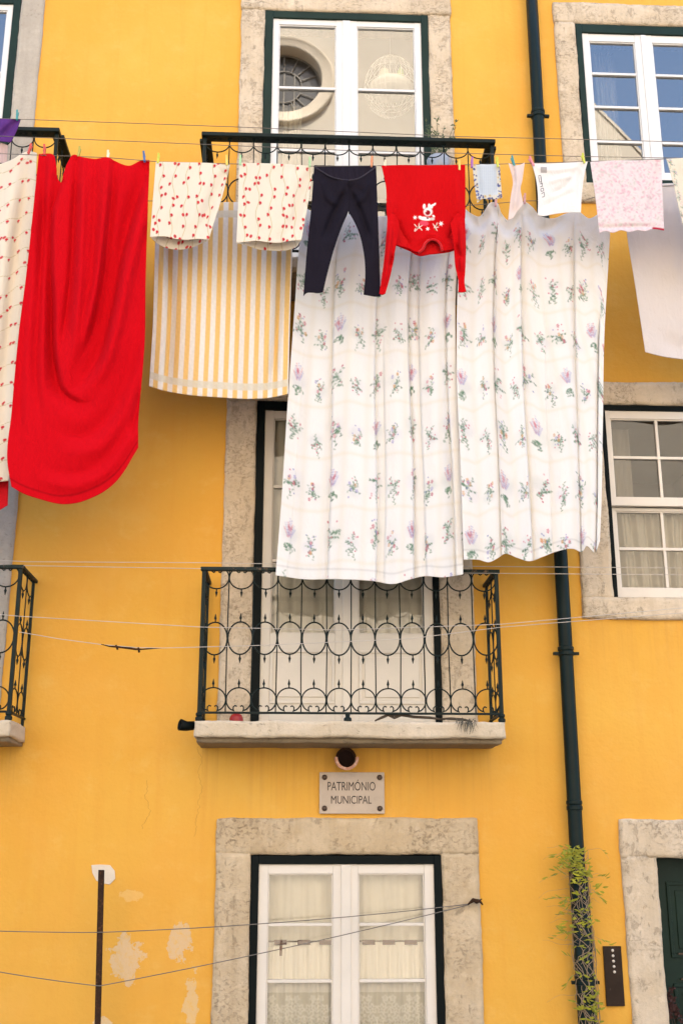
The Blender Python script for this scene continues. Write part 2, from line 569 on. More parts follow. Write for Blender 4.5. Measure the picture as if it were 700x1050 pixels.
D_ = -.003                                            # depth of the sash faces behind the wall plane (negative = recessed)

# --- upper French window (centre)
wt = window('upper balcony door with white sashes and a round church window mirrored in the glass', 'balcony_door')
o = (X(270.5, 75), X(439.6, 75), Z_SLAB2, Z(355, 14.5))
surround(wt, o, o[0] + .420, 1.083 - o[1], Z(355, -6) - Z(355, 13), 0, M['stone'], seed=1, sides='lrt')
s0, s1, st = X(279, 75), X(432.3, 75), Z(355, 21.5)
green_frame(wt, o, (s0, s1, o[2] + .01, st), M['green'])
mid = X(355, 75)
mz = [Z(355, 91), Z(355, 155)]
gz0, gz1 = Z_SLAB2 + .5, Z(355, 27)
sash(wt, s0, mid - .0015, o[2] + .012, st, X(285.3, 75), X(344.6, 75), gz0, gz1, mz, [], M['white'], M['glass'], panel=(o[2] + .13, gz0 - .07))
sash(wt, mid + .0015, s1, o[2] + .012, st, X(365.8, 75), X(425.5, 75), gz0, gz1, mz, [], M['white'], M['glass'], panel=(o[2] + .13, gz0 - .07))
m = MB(); m.box(mid - .028, mid + .028, -.012, .0, o[2] + .014, st - .004); m.build('astragal', M['white'], wt, bevel=.004)
room(wt, o, 2.6, M['room'])

# --- middle French window
wm = window('middle balcony door with aged cream sashes and peeling bottom panels', 'balcony_door')
o = (X(262, 500), X(449.8, 600), Z_SLAB, Z(280, 412))
surround(wm, o, o[0] + .440, 1.110 - o[1], .12, 0, M['stone'], seed=11, sides='lrt')
s0, s1, st = X(270.3, 500), X(443.2, 600), Z(280, 421)
green_frame(wm, o, (s0, s1, o[2] + .01, st), M['black_green'])
mid = X(355.3, 620)
gz0, gz1 = Z(355, 650), Z(285, 429)
mz = [Z(300, 499), Z(320, 575)]
pz = (Z(355, 722), Z(355, 667))
sash(wm, s0, mid - .0015, o[2] + .012, st, X(277.3, 620), X(343.6, 620), gz0, gz1, mz, [], M['cream'], M['glass_dim'], panel=pz)
sash(wm, mid + .0015, s1, o[2] + .012, st, X(367, 620), X(434.3, 620), gz0, gz1, mz, [], M['cream'], M['glass_dim'], panel=pz)
m = MB(); m.box(mid - .026, mid + .026, -.012, .0, o[2] + .014, st - .004); m.build('astragal', M['cream'], wm, bevel=.004)
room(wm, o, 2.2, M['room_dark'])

# --- ground-floor window (centre)
wg = window('ground floor window in a broad pitted stone surround with lace behind the glass')
o = (X(256.3, 950), X(453.6, 950), Z(355, 1140), Z(355, 877))
surround(wg, o, o[0] + .420, 1.090 - o[1], Z(355, 838.5) - o[3], .16, M['stone_pit'], seed=21, sides='lrtb', chamfer=True)
s0, s1, st = X(264.2, 950), X(445.7, 950), Z(355, 886)
green_frame(wg, o, (s0, s1, o[2] + .03, st), M['black_green'])
mid = X(354.5, 950)
gz0, gz1 = o[2] + .10, Z(355, 896)
mz = [Z(355, 948), Z(355, 1006), Z(355, 1064)]
sash(wg, s0, mid - .0015, o[2] + .032, st, X(274.0, 950), X(341.2, 950), gz0, gz1, mz, [], M['ivory'], M['glass_low'], mw=.017)
sash(wg, mid + .0015, s1, o[2] + .032, st, X(367, 950), X(435.6, 950), gz0, gz1, mz, [], M['ivory'], M['glass_low'], mw=.017)
m = MB(); m.box(mid - .028, mid + .028, -.012, .0, o[2] + .034, st - .004); m.build('astragal', M['ivory'], wg, bevel=.004)
room(wg, o, 2.0, M['room'])
OG = o

# --- upper right window
wr_ = window('upper right window with white sashes of small panes reflecting blue sky')
o0 = X(594, 100)
cxr = X(664, 100)
o = (o0, 2 * cxr - o0, Z(597, 189), Z(600, 26))
surround(wr_, o, o[0] - 1.838, o[0] - 1.838, Z(600, 4.5) - o[3], Z(600, 189) - Z(600, 208.5), M['stone'], seed=31, sides='lrtb')
s0, st, sb = X(600.3, 100), Z(600, 34.5), Z(605, 184)
s1 = 2 * cxr - s0
green_frame(wr_, o, (s0, s1, sb, st), M['green'])
gl0, gl1 = X(607.5, 100), X(655, 100)
gz0, gz1 = Z(620, 176), Z(620, 42.5)
mz = [Z(630, 75.5), Z(630, 109.5), Z(630, 145)]
sash(wr_, s0, cxr - .0015, sb, st, gl0, gl1, gz0, gz1, mz, [], M['white'], M['glass'])
sash(wr_, cxr + .0015, s1, sb, st, 2 * cxr - gl1, 2 * cxr - gl0, gz0, gz1, mz, [], M['white'], M['glass'])
m = MB(); m.box(cxr - .02, cxr + .02, -.012, .0, sb + .004, st - .004); m.build('astragal', M['white'], wr_, bevel=.004)
room(wr_, o, 2.2, M['room'])
OR = o

# --- middle right sash window
ws = window('sliding sash window with twelve small panes and pleated curtains inside')
wx0 = X(620.5, 500)
o = (wx0, 2 * cxr - wx0 + .02, Z(640, 613), Z(640, 416))
surround(ws, o, o[0] - X(595, 600), .16, Z(640, 392.4) - o[3], Z(640, 613) - Z(640, 635.5), M['stone'], seed=41, sides='lrtb', sill_ext=.004)
s0, s1, st, sb = X(626, 520), o[1] - (X(626, 520) - o[0]), Z(640, 421.5), Z(640, 611.5)
green_frame(ws, o, (s0, s1, sb, st), M['black_green'])
g0, g1 = X(629.5, 500), s1 - (X(629.5, 500) - s0)
mr = Z(640, 516)
xs = [g0 + (g1 - g0) / 3, g0 + 2 * (g1 - g0) / 3]
sash(ws, s0, s1, mr - .018, st, g0, g1, Z(640, 510.5), Z(640, 429.5), [Z(640, 469)], xs, M['ivory'], M['glass_dim'], y=-.006, th=.034, label='upper sliding sash')
sash(ws, s0 + .006, s1 - .006, sb, mr - .02, g0 + .006, g1 - .006, Z(640, 602), Z(640, 522.5), [Z(640, 561)], xs, M['ivory'], M['glass_dim'], y=.031, th=.034, label='lower sliding sash set behind the upper one')
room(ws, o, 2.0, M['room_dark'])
OS = o

# --- upper left balcony door (its right edge)
wl = window('upper left balcony door beside grey stone, cut by the edge of the view', 'balcony_door')
ox1 = X(17.3, 60)
o = (ox1 - .99, ox1, Z_SLAB2, Z(20, -1))
surround(wl, o, .2, -1.818 - ox1, .14, 0, M['stone_grey'], seed=51, sides='lrt')
s1, st = X(9.3, 60), Z(10, 5)
s0 = o[0] + (o[1] - s1)
green_frame(wl, o, (s0, s1, o[2] + .01, st), M['green'])
mid = (s0 + s1) / 2
g1 = X(3.2, 60)
gz0, gz1 = Z_SLAB2 + .5, Z(5, 10.5)
mz = [Z(2, 74), Z(2, 140)]
e = s1 - g1
sash(wl, s0, mid - .0015, o[2] + .012, st, s0 + e, mid - .06, gz0, gz1, mz, [], M['white'], M['glass'])
sash(wl, mid + .0015, s1, o[2] + .012, st, mid + .06, g1, gz0, gz1, mz, [], M['white'], M['glass'])
m = MB(); m.box(mid - .028, mid + .028, -.012, .0, o[2] + .014, st - .004); m.build('astragal', M['white'], wl, bevel=.004)
room(wl, o, 2.2, M['room'])

# --- middle left balcony door (only its jamb shows)
wl2 = window('middle left balcony door of which only the right stone jamb shows', 'balcony_door')
o = (-1.86 - .99, -1.862, Z_SLAB, Z(280, 412))
surround(wl2, o, .2, -1.712 - o[1], .12, 0, M['stone_grey'], seed=61, sides='lrt')
s0, s1, st = o[0] + .05, o[1] - .05, o[3] - .05
green_frame(wl2, o, (s0, s1, o[2] + .01, st), M['black_green'])
mid = (s0 + s1) / 2
gz0 = Z(355, 650)
sash(wl2, s0, mid - .0015, o[2] + .012, st, s0 + .05, mid - .06, gz0, st - .05, [Z(300, 499), Z(320, 575)], [], M['cream'], M['glass_dim'], panel=pz)
sash(wl2, mid + .0015, s1, o[2] + .012, st, mid + .06, s1 - .05, gz0, st - .05, [Z(300, 499), Z(320, 575)], [], M['cream'], M['glass_dim'], panel=pz)
room(wl2, o, 2.0, M['room_dark'])

# --- front door, right
wd = window('dark green panelled front door set deep in a wide pale stone surround', 'front_door')
o = (X(677.5, 960), X(677.5, 960) + 1.0, 0.02, Z(690, 880))
surround(wd, o, o[0] - 1.919, .2, Z(650, 840) - o[3], 0, M['stone'], seed=71, sides='lrt', chamfer=False)
m = MB()
yd = .17
dx0, dx1, dz1 = o[0] + .002, o[1] - .002, o[3] - .002
m.box(dx0, dx1, yd, yd + .05, o[2], dz1)
door = m.build('door_leaf', M['green'], wd)
q = MB()
for (a, b, c, dd) in ((dx0 + .10, dx0 + .46, Z(690, 985), Z(690, 905)), (dx0 + .54, dx1 - .1, Z(690, 985), Z(690, 905)), (dx0 + .10, dx0 + .46, .25, Z(690, 1012)), (dx0 + .54, dx1 - .1, .25, Z(690, 1012))):
    w = .02
    q.box(a, b, yd - .012, yd + .002, dd - w, dd); q.box(a, b, yd - .012, yd + .002, c, c + w)
    q.box(a, a + w, yd - .011, yd + .002, c + w, dd - w); q.box(b - w, b, yd - .011, yd + .002, c + w, dd - w)
    q.box(a + .05, b - .05, yd - .008, yd + .002, c + .05, dd - .05)
q.build('door_panel', M['green'], wd, bevel=.003)
q = MB()
q.box(X(694, 977, -yd), X(694, 977, -yd) + .3, yd - .02, yd + .002, Z(696, 978.5, -yd), Z(696, 977, -yd))
q.box(X(697, 1003, -yd), X(697, 1003, -yd) + .3, yd - .02, yd + .002, Z(696, 1004.5, -yd), Z(696, 1003, -yd))
q.build('letter_slot', M['stud'], wd)
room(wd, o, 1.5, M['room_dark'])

# --- wall with the openings cut out
WX0, WX1, WZ1 = -6.5, 6.5, 12.2
xs = sorted({WX0, WX1, *[h[0] for h in HOLES], *[h[1] for h in HOLES]})
zs = sorted({0.0, WZ1, *[max(0, h[2]) for h in HOLES], *[h[3] for h in HOLES]})
def refine(a, step):
    r = [a[0]]
    for b in a[1:]:
        n = max(1, int(math.ceil((b - r[-1]) / step)))
        s = r[-1]
        r += [s + (b - s) * (k + 1) / n for k in range(n)]
    return r
xs, zs = refine(xs, .12), refine(zs, .12)
vid, vv, ff = {}, [], []
def gv(i, j):
    if (i, j) not in vid:
        x, z = xs[i], zs[j]
        y = .006 * mnoise.noise(Vector((x * .9, 0, z * .9))) + .003 * mnoise.noise(Vector((x * 3.1, 4, z * 3.1)))
        vid[(i, j)] = len(vv); vv.append((x, y, z))
    return vid[(i, j)]
for i in range(len(xs) - 1):
    for j in range(len(zs) - 1):
        cx, cz = (xs[i] + xs[i + 1]) / 2, (zs[j] + zs[j + 1]) / 2
        if any(h[0] < cx < h[1] and h[2] < cz < h[3] for h in HOLES): continue
        ff.append([gv(i, j), gv(i + 1, j), gv(i + 1, j + 1), gv(i, j + 1)])
link('wall', vv, ff, M['wall'], house, smooth=True)
sh = MB()                                             # the rest of the shell: flanks, back
sh.add([(WX0, .0, 0), (WX0, 9, 0), (WX0, 9, WZ1), (WX0, .0, WZ1), (WX1, .0, 0), (WX1, 9, 0), (WX1, 9, WZ1), (WX1, .0, WZ1)],
       [[0, 3, 2, 1], [4, 5, 6, 7], [1, 2, 6, 5]])
sh.build('side_wall', M['wall'], house)
rf = MB()
rf.prism([(WX0 - .2, WZ1), (WX1 + .2, WZ1), (WX1 + .2, WZ1 + .12), (WX0 - .2, WZ1 + .12)], -.3, 9.2)
rf.build('roof', M['tile'], house)

# ------------------------------------------------------------------ balconies
def scroll(cx, cz, rx, rz, a0, a1, n=26):
    return [(cx + rx * math.cos(math.radians(a0 + (a1 - a0) * k / n)), cz + rz * math.sin(math.radians(a0 + (a1 - a0) * k / n))) for k in range(n + 1)]


def grille(m, org, dx, dy, length, n, z0, zr):
    """scrolled ironwork: thin uprights, three rows of rings and spikes; runs from org along (dx, dy)"""
    def w(p): return (org[0] + dx * p[0], org[1] + dy * p[0], p[1])
    step = length / n
    r = .0047
    H = zr - z0
    zb, zm0, zt = z0 + .118 * H / .883, z0 + Z_MID, zr - .062
    for k in range(n + 1):
        if 0 < k < n: m.tube([w((k * step + random.uniform(-.003, .003), z0 + .045)), w((k * step + random.uniform(-.005, .005), z0 + .4)), w((k * step + random.uniform(-.002, .002), zr - .01))], r * .8, 5)
    for k in range(n):
        c = (k + .5) * step + random.uniform(-.0025, .0025)
        zm = zm0 + random.uniform(-.005, .005)
        R = step / 2 - random.uniform(-.001, .002)
        m.tube([w(p) for p in scroll(c, zm, R, .094, 0, 360, 28)[:-1]], r, 5, closed=True)
        # lower ring open at the bottom, ends curled inwards
        for sgn in (1, -1):
            for (zc, up, rz) in ((zb, 1, .068), (zt, -1, .066)):
                arc = [(c + sgn * (p[0] - c), zc + up * (p[1] - zc)) for p in scroll(c, zc, R, rz, 90, -52, 14)]
                e = arc[-1]
                curl = [(c + sgn * (.018 + .012 * math.cos(a)) , e[1] + up * (.006 + .016 * math.sin(a))) for a in (-1.2, -.4, .5, 1.4, 2.4)]
                m.tube([w(p) for p in arc + [(c + sgn * .034, e[1] - up * .004)] + curl], r * .9, 5)
        for (zz, up) in ((zb + .068, 1), (zm + .094, 1), (zm - .094, -1), (zt - .066, -1)):
            m.tube([w((c, zz)), w((c, zz + up * .014)), w((c, zz + up * .022)), w((c, zz + up * .05))], [.004, .004, .0085, .0012], 5)


Z_MID = Z(358, 655, RAIL_D) - Z_SLAB


def balcony(label, x0, x1, zs, thick_rail, debris=False):
    b = empty('balcony', (0, 0, 0), parent=house)
    b['label'] = label
    m = MB()
    m.rough(x0, x1, -SLAB_D, -.0, zs - SLAB_T, zs, cell=.02, r=.004, amp=.003, seed=x0 * 3, worn=1.6)
    m.build('slab', M['slab'], b, smooth=True)
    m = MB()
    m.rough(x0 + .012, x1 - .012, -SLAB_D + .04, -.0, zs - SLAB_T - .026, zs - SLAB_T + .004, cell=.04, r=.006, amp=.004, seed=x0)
    m.build('slab_bed', M['slab_shaded'], b, smooth=True)
    rx0, rx1 = x0 + .025, x1 - .015
    zr, z0 = zs + RAIL_H, zs + .052
    h = MB()
    th, dp = (.028, .075) if thick_rail else (.022, .034)
    h.box(rx0 - .02, rx1 + .02, -RAIL_D - dp / 2, -RAIL_D + dp / 2, zr - th, zr)
    h.box(rx0 - dp / 2, rx0 + dp / 2, -RAIL_D + dp / 2 + .001, -.002, zr - th + .001, zr - .001)
    h.box(rx1 - dp / 2, rx1 + dp / 2, -RAIL_D + dp / 2 + .001, -.002, zr - th + .001, zr - .001)
    h.build('handrail', M['iron'] if thick_rail else M['iron_worn'], b, bevel=.004)
    q = MB()
    q.box(rx0 + .012, rx1 - .012, -RAIL_D - .008, -RAIL_D + .008, z0 - .012, z0)
    q.box(rx0 - .008, rx0 + .008, -RAIL_D + .012, -.002, z0 - .012, z0)
    q.box(rx1 - .008, rx1 + .008, -RAIL_D + .012, -.002, z0 - .012, z0)
    q.build('bottom_rail', M['iron'], b, bevel=.002)
    for px in (rx0, rx1):
        pm = MB()
        pm.box(px - .011, px + .011, -RAIL_D - .011, -RAIL_D + .011, zs - .002, zr - th)
        pm.lathe([(.012, 0), (.021, .004), (.021, .02), (.014, .026), (.019, .034), (.019, .045), (.012, .05)], (px, -RAIL_D, zs - .002), 10)
        pm.build('post', M['iron'], b, bevel=.002)
        pm = MB()
        pm.box(px - .008, px + .008, -.05, -.034, zs - .002, zr - th)
        pm.build('post', M['iron'], b)
    fm = MB()
    mx = (rx0 + rx1) / 2 - .02
    fm.lathe([(.022, 0), (.022, .018), (.012, .026), (.014, .04)], (mx, -RAIL_D, zs), 10)
    fm.build('foot', M['iron'], b)
    gm = MB()
    grille(gm, (rx0 + .006, -RAIL_D), 1, 0, rx1 - rx0 - .012, 12, zs, zr)
    gm.build('grille', M['iron'], b, smooth=True)
    for px in (rx0, rx1):
        gm = MB()
        grille(gm, (px, -RAIL_D + .012), 0, 1, RAIL_D - .05, 2, zs, zr)
        gm.build('grille', M['iron'], b, smooth=True)
    return b


balcony('middle balcony with a worn stone slab and scrolled iron railing', SX0, SX1, Z_SLAB, False)
balcony('upper balcony with a thick flat handrail behind the hanging clothes', X(211, 142, RAIL_D) - .03, X(506, 147, RAIL_D) + .0, Z_SLAB2, True)
lx1 = X(16.5, 737, SLAB_D) - .03
balcony('middle left balcony, only its right corner in view', lx1 - 1.742, lx1, Z_SLAB, False)
lx2 = X(62, 128, RAIL_D) + .0
balcony('upper left balcony, only its right corner in view', lx2 - 1.742, lx2, Z_SLAB2, True)

# spout of terracotta under the slab
m = MB()
c = P(355, 776, .10)
prof = []
r0 = .058
seg = 24
def spout(y0, y1, ro, ri, a0, a1, closed):
    k_ = seg if closed else seg + 1
    vs, fs = [], []
    for (r, y) in ((ro, y0), (ro, y1), (ri, y1), (ri, y0)):
        for k in range(k_):
            a = math.radians(a0 + (a1 - a0) * k / seg)
            vs.append((c[0] + r * math.cos(a), y, c[2] + r * math.sin(a) * 1.02 - (-y) * .06))
    for i in range(4):
        i2 = (i + 1) % 4
        for k in range(seg):
            l = (k + 1) % k_
            fs.append([i * k_ + k, i * k_ + l, i2 * k_ + l, i2 * k_ + k])
    if not closed: fs += [[0, k_, 2 * k_, 3 * k_], [3 * k_ + seg, 2 * k_ + seg, k_ + seg, seg]]
    return vs, fs
m.add(*spout(-.02, -.17, .068, .053, 176, 364, False))
sp = m.build('drain_spout', M['terracotta'], house, smooth=False)
mb2 = MB().add(*spout(.03, -.06, .060, .046, 0, 360, True))
mb2.build('spout_sleeve', M['rust'], sp)
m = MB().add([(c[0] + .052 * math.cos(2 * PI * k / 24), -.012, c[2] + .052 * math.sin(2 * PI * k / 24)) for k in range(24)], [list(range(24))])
m.build('spout_shade_disc', M['spout_shade'], sp)  # near-black disc stands in for the shade inside the pipe

def pipe_x(z): return float(np.interp(z, [.02, 1.5, 2.2, 4.2], [1.655, 1.652, 1.646, 1.650]))
# drainpipe with collars, one part of the house
m = MB()
d = .075
pts = [P(548.0, -120, d), P(575, 560, d), P(590.2, 870, d), P(604.5, 1060, d)]
xa = [p[0] for p in pts]
m.tube([(1.672, -d, 9.2), (1.668, -d, 7.4), (1.650, -d, 4.2), (1.646, -d, 2.2), (1.652, -d, 1.5), (1.655, -d, .02)], .042, 16)
m.tube([(pipe_x(z_), -d, z_) for z_ in (Z(590, 893, d), 1.5, .9, .02)], .054, 16)
dp = m.build('drainpipe', M['pipe'], house, smooth=True)
for py, rr in ((118, .049), (668, .049), (826, .047), (1005, .060)):
    z = Z(570, py, d)
    x = np.interp(z, [.02, 1.5, 2.2, 4.2, 7.4, 9.2], [1.655, 1.652, 1.646, 1.650, 1.668, 1.672])
    m = MB()
    m.lathe([(.043, -.028), (rr, -.024), (rr, -.004), (rr - .004, 0), (rr - .004, .004), (rr, .008), (rr, .026), (.043, .03)], (x, -d, z), 18)
    if py in (118, 668, 1005):
        m.box(x - .078, x + .078, -d - .012, -d + .012, z - .022, z - .004)
        m.box(x - .012, x + .012, -.03, .02, z - .02, z - .006)
    m.build('pipe_collar', M['pipe'], dp, bevel=.002)

# black rain spout poking out at the left end of the middle slab
m = MB()
c0, c1 = P(199, 744, .30), P(184.5, 743, .34)
pts = [c0, (c0 + c1) / 2 + np.array([0, 0, -.006]), c1]
m.tube(pts, [.022, .024, .030], 12, cap=False)
o_ = m.build('balcony_drain', M['black_green'], house, smooth=True, solid=.006)


# ------------------------------------------------------------------ plaque
c = P(360.5, 813.5, .0)
x0, x1, z0, z1 = X(327.3, 813), X(393.8, 813), Z(360, 834.5), Z(360, 792)
pl = empty('sign', ((x0 + x1) / 2, -.012, z0), 'beige marble sign with grey lettering above the ground floor window', 'sign')
m = MB(); m.box(x0, x1, -.020, -.0, z0, z1)
m.build('plate', M['plaque'], pl, bevel=.003)
for (a, b) in ((x0 + .03, z0 + .03), (x1 - .028, z0 + .03), (x0 + .03, z1 - .03), (x1 - .028, z1 - .03)):
    m = MB(); m.lathe([(.015, .0), (.016, .004), (.012, .011), (.005, .0145)], (a, -.0195, b), 14, 'y')
    m.build('stud', M['stud'], pl, smooth=True)


def text_mesh(txt, width, height, cx, cz, y, parent, mat):
    cu = bpy.data.curves.new('lettering', 'FONT')
    cu.body = txt
    cu.align_x = 'CENTER'; cu.align_y = 'CENTER'
    cu.extrude = .004
    cu.offset = .001
    ob = bpy.data.objects.new('lettering', cu)
    COL.objects.link(ob)
    dg = bpy.context.evaluated_depsgraph_get()
    me = bpy.data.meshes.new_from_object(ob.evaluated_get(dg))
    bpy.data.objects.remove(ob)
    v = np.array([tuple(p.co) for p in me.vertices])
    lo, hi = v.min(0), v.max(0)
    sx, sz = width / (hi[0] - lo[0]), height / (hi[1] - lo[1])
    vv = np.stack([(v[:, 0] - (lo[0] + hi[0]) / 2) * sx + cx, y - v[:, 2] * .2, (v[:, 1] - (lo[1] + hi[1]) / 2) * sz + cz], 1)
    return link('lettering', vv, [list(p.vertices) for p in me.polygons], mat, parent)


w = x1 - x0
text_mesh('PATRIMÓNIO', w * .735, .062, (x0 + x1) / 2 - .003, Z(360, 805.2), -.0208, pl, M['letter'])
text_mesh('MUNICIPAL', w * .62, .045, (x0 + x1) / 2 - .004, Z(360, 820.2), -.0208, pl, M['letter'])

# ------------------------------------------------------------------ door bell panel
x0, x1, z0, z1 = X(619, 1000), X(637.5, 1000), Z(628, 1031.5), Z(628, 970)
ic = empty('doorbell_panel', ((x0 + x1) / 2, 0, z0), 'brown metal doorbell panel with five pale buttons beside the green door', 'doorbell panel')
M['bell'] = simple('brown anodised plate', (.026, .014, .009), .35, .35, 14, .05, .002, second=(.07, .05, .04), lo=.66, hi=.74, spec=.15)
M['button'] = simple('pale button', (.62, .56, .47), .4, .1, 30)
m = MB(); m.box(x0, x1, -.016, 0, z0, z1); m.build('plate', M['bell'], ic, bevel=.002)
for k in range(5):
    zz = Z(628, 974.3 + k * 5.5)
    m = MB(); m.lathe([(.0078, 0), (.0078, .004), (.005, .006)], ((x0 + x1) / 2 + .0008 * k, -.0155, zz), 12, 'y')
    m.build('button', M['button'], ic, smooth=True)

# ------------------------------------------------------------------ rusty pole, hook and wires below
pd = .22
top = P(104.3, 892, pd)
pole = MB()
xb = X(100.5, 1050, pd)
zb = Z(100.5, 1050, pd)
xg = top[0] + (xb - top[0]) / (top[2] - zb) * top[2]
def pole_x(z): return top[0] + (xb - top[0]) / (top[2] - zb) * (top[2] - z)
w = .0165
pole.add([(top[0] - w, -pd - .006, top[2]), (top[0] + w, -pd - .006, top[2]), (top[0] + w, -pd + .0, top[2]), (top[0] - w, -pd + .0, top[2]),
          (xg - w, -pd - .006, 0), (xg + w, -pd - .006, 0), (xg + w, -pd, 0), (xg - w, -pd, 0)],
         [[0, 1, 2, 3], [7, 6, 5, 4], [0, 4, 5, 1], [1, 5, 6, 2], [2, 6, 7, 3], [3, 7, 4, 0]])
pole.add([(top[0] - w, -pd + .001, top[2]), (top[0] - w + .005, -pd + .001, top[2]), (top[0] - w + .005, -pd + .03, top[2]), (top[0] - w, -pd + .03, top[2]),
          (xg - w, -pd + .001, 0), (xg - w + .005, -pd + .001, 0), (xg - w + .005, -pd + .03, 0), (xg - w, -pd + .03, 0)],
         [[0, 1, 2, 3], [7, 6, 5, 4], [0, 4, 5, 1], [1, 5, 6, 2], [2, 6, 7, 3], [3, 7, 4, 0]])
meta(pole.build('pole', M['rust'], None, bevel=.001), 'thin rusty angle iron pole standing in front of the yellow wall', 'pole')

# old filler on the wall behind the pole head
poly = [(94, 887), (103, 886.5), (113, 887), (118, 893), (118.5, 901), (113, 907), (106, 906), (99, 903), (95, 895)]
pp = [P(a, b) for a, b in poly]
MB().prism([(p[0], p[2]) for p in pp][::-1], -.007, .004).build('plaster_patch', M['concrete'], house, bevel=.002)

hook_p = P(488, 925, .035)
m = MB()
m.tube([(hook_p[0], .01, hook_p[2]), (hook_p[0], -.05, hook_p[2] + .003)], .009, 8)
m.tube([hook_p + np.array([-.05, -.012, -.012]), hook_p + np.array([-.02, -.02, .012]), hook_p + np.array([0, -.02, .004]), hook_p + np.array([.018, -.018, .006]), hook_p + np.array([.034, -.014, -.014])], [.004, .012, .014, .009, .004], 7)
m.tube([hook_p + np.array([.0, -.022, .0]), hook_p + np.array([.03, -.02, .018])], [.006, .003], 6)
meta(m.build('wall_hook', M['rust'], smooth=True), 'rusty twisted hook in the wall right of the ground floor window', 'hook')


def sag(a, b, n=24, s=.0):
    a, b = np.array(a), np.array(b)
    return [a + (b - a) * k / n + np.array([0, 0, -s * 4 * (k / n) * (1 - k / n)]) for k in range(n + 1)]


def wire(name, pts, r, mat, label, cat, group):
    m = MB(); m.tube(pts, r, 5)
    return meta(m.build(name, mat, smooth=True), label, cat, group)


GW = 'wires strung low across the house front'
hk = hook_p + np.array([-.045, -.012, -.010])
pA, pB = P(103.5, 956, pd + .008), P(102, 1011, pd + .008)
eA, eB = P(-60, 952.5, pd), P(-60, 985, pd)
wire('wire', sag(hk, pA, s=.02) + sag(pA, eA, s=.005)[1:], .0026, M['wire'], 'upper thin grey wire from the rusty hook past the pole', 'wire', GW)
wire('wire', sag(hk + np.array([0, .003, -.004]), pB, s=.015) + sag(pB, eB, s=.01)[1:], .0026, M['wire'], 'lower thin grey wire sloping down from the rusty hook to the pole', 'wire', GW)
pk = P(288, 968, pd * .55 + .02)
m = MB()
m.box(pk[0] - .006, pk[0] - .001, pk[1] - .01, pk[1] + .004, pk[2] - .06, pk[2] + .012)
m.box(pk[0] + .001, pk[0] + .006, pk[1] - .01, pk[1] + .004, pk[2] - .06, pk[2] + .012)
m.lathe([(.004, -.012), (.0075, -.006), (.0075, .004), (.004, .01)], (pk[0], pk[1] - .003, pk[2] - .02), 8)
M['peg_brown'] = simple('weathered wood', (.17, .10, .06), .8, .3, 40)
meta(m.build('clothes_peg', M['peg_brown'], bevel=.001), 'weathered brown peg hanging alone on the low wire at the lace window', 'clothes peg', 'clothes pegs')

# wires at the middle balcony
GM = 'thin wires strung between the middle balconies'
wd_ = RAIL_D + .035
def poly(pl, d): return [P(a, b, d) for a, b in pl]
def line_pts(pl, d, n=10):
    out = []
    for (a, b) in zip(pl[:-1], pl[1:]): out += sag(P(*a, d), P(*b, d), n)[:-1]
    return out + [P(*pl[-1], d)]
wire('wire', line_pts([(-60, 571), (28, 576), (206, 577), (400, 580), (520, 581), (780, 583)], wd_), .0019, M['line'], 'pale wire level with the middle handrails, the higher of two', 'wire', GM)
wire('wire', line_pts([(-60, 577), (28, 580), (206, 583), (400, 587), (520, 588), (780, 590)], wd_ - .02), .0019, M['line'], 'pale wire just under the middle handrails, the lower of two', 'wire', GM)
wire('wire', line_pts([(-60, 625), (22, 632), (206, 643), (350, 646), (515, 640), (780, 616)], wd_), .0019, M['line'], 'pale wire crossing the ring row of the middle railing and rising to the right', 'wire', GM)
tw = [(20, 648), (60, 655), (105, 661), (140, 664), (167, 664.5), (206, 663.5), (260, 662), (420, 655), (515, 643), (780, 622)]
wire('wire', line_pts(tw, wd_ - .02), .0019, M['line'], 'pale wire carrying the rusty twisted piece, lowest across the middle railing', 'wire', GM)
m = MB()
tp = [P(a, b + random.uniform(-.5, .5), wd_ - .02 + random.uniform(-.004, .004)) for a, b in ((104, 661), (112, 662.5), (119, 663.5), (126, 664.5), (133, 664.6), (139, 665.6), (146, 666), (154, 665), (167, 664.8))]
m.tube(tp, [.002, .004, .006, .005, .007, .006, .004, .004, .0015], 6)
m.tube([P(119, 661.5, wd_ - .02), P(121, 666, wd_ - .02)], .006, 6)
m.tube([P(142, 664, wd_ - .02), P(143, 669, wd_ - .02)], .006, 6)
meta(m.build('wire_twist', M['rust'], smooth=True), 'rusty twisted wire splice on the thin wire left of the middle balcony', 'wire splice')

# ------------------------------------------------------------------ things on the balconies
M['red_plastic'] = simple('red plastic', (.34, .012, .008), .4, .15, 8)
c = P(242.3, 738, .20)
m = MB(); m.lathe([(.038, 0), (.041, .012), (.039, .035), (.031, .052), (.018, .061), (.004, .064)], (c[0], c[1], Z_SLAB), 20)
meta(m.build('red_ball', M['red_plastic'], smooth=True), 'small red domed cup upturned on the middle balcony slab near its left end', 'cup')
M['dry'] = simple('dry plant', (.075, .055, .038), .9, .4, 30)
M['dry_grey'] = simple('grey dead moss', (.10, .095, .07), .95, .4, 30)
m = MB()
for (seq) in ([(384, 740), (391, 736), (398, 733), (410, 733), (424, 735), (440, 736), (456, 738)], [(452, 737), (462, 737), (474, 738), (484, 740)], [(396, 733), (404, 736), (414, 732), (420, 734)]):
    m.tube([np.array([P(a, b, .36)[0], -.36 + random.uniform(-.01, .01), max(Z_SLAB + .006, P(a, b, .36)[2])]) for a, b in seq], [.004] + [.008] * (len(seq) - 2) + [.003], 6)
dr = m.build('dead_branch', M['dry'], smooth=True)
meta(dr, 'dead twisted branch lying along the front edge of the middle balcony slab', 'branch')
m = MB()
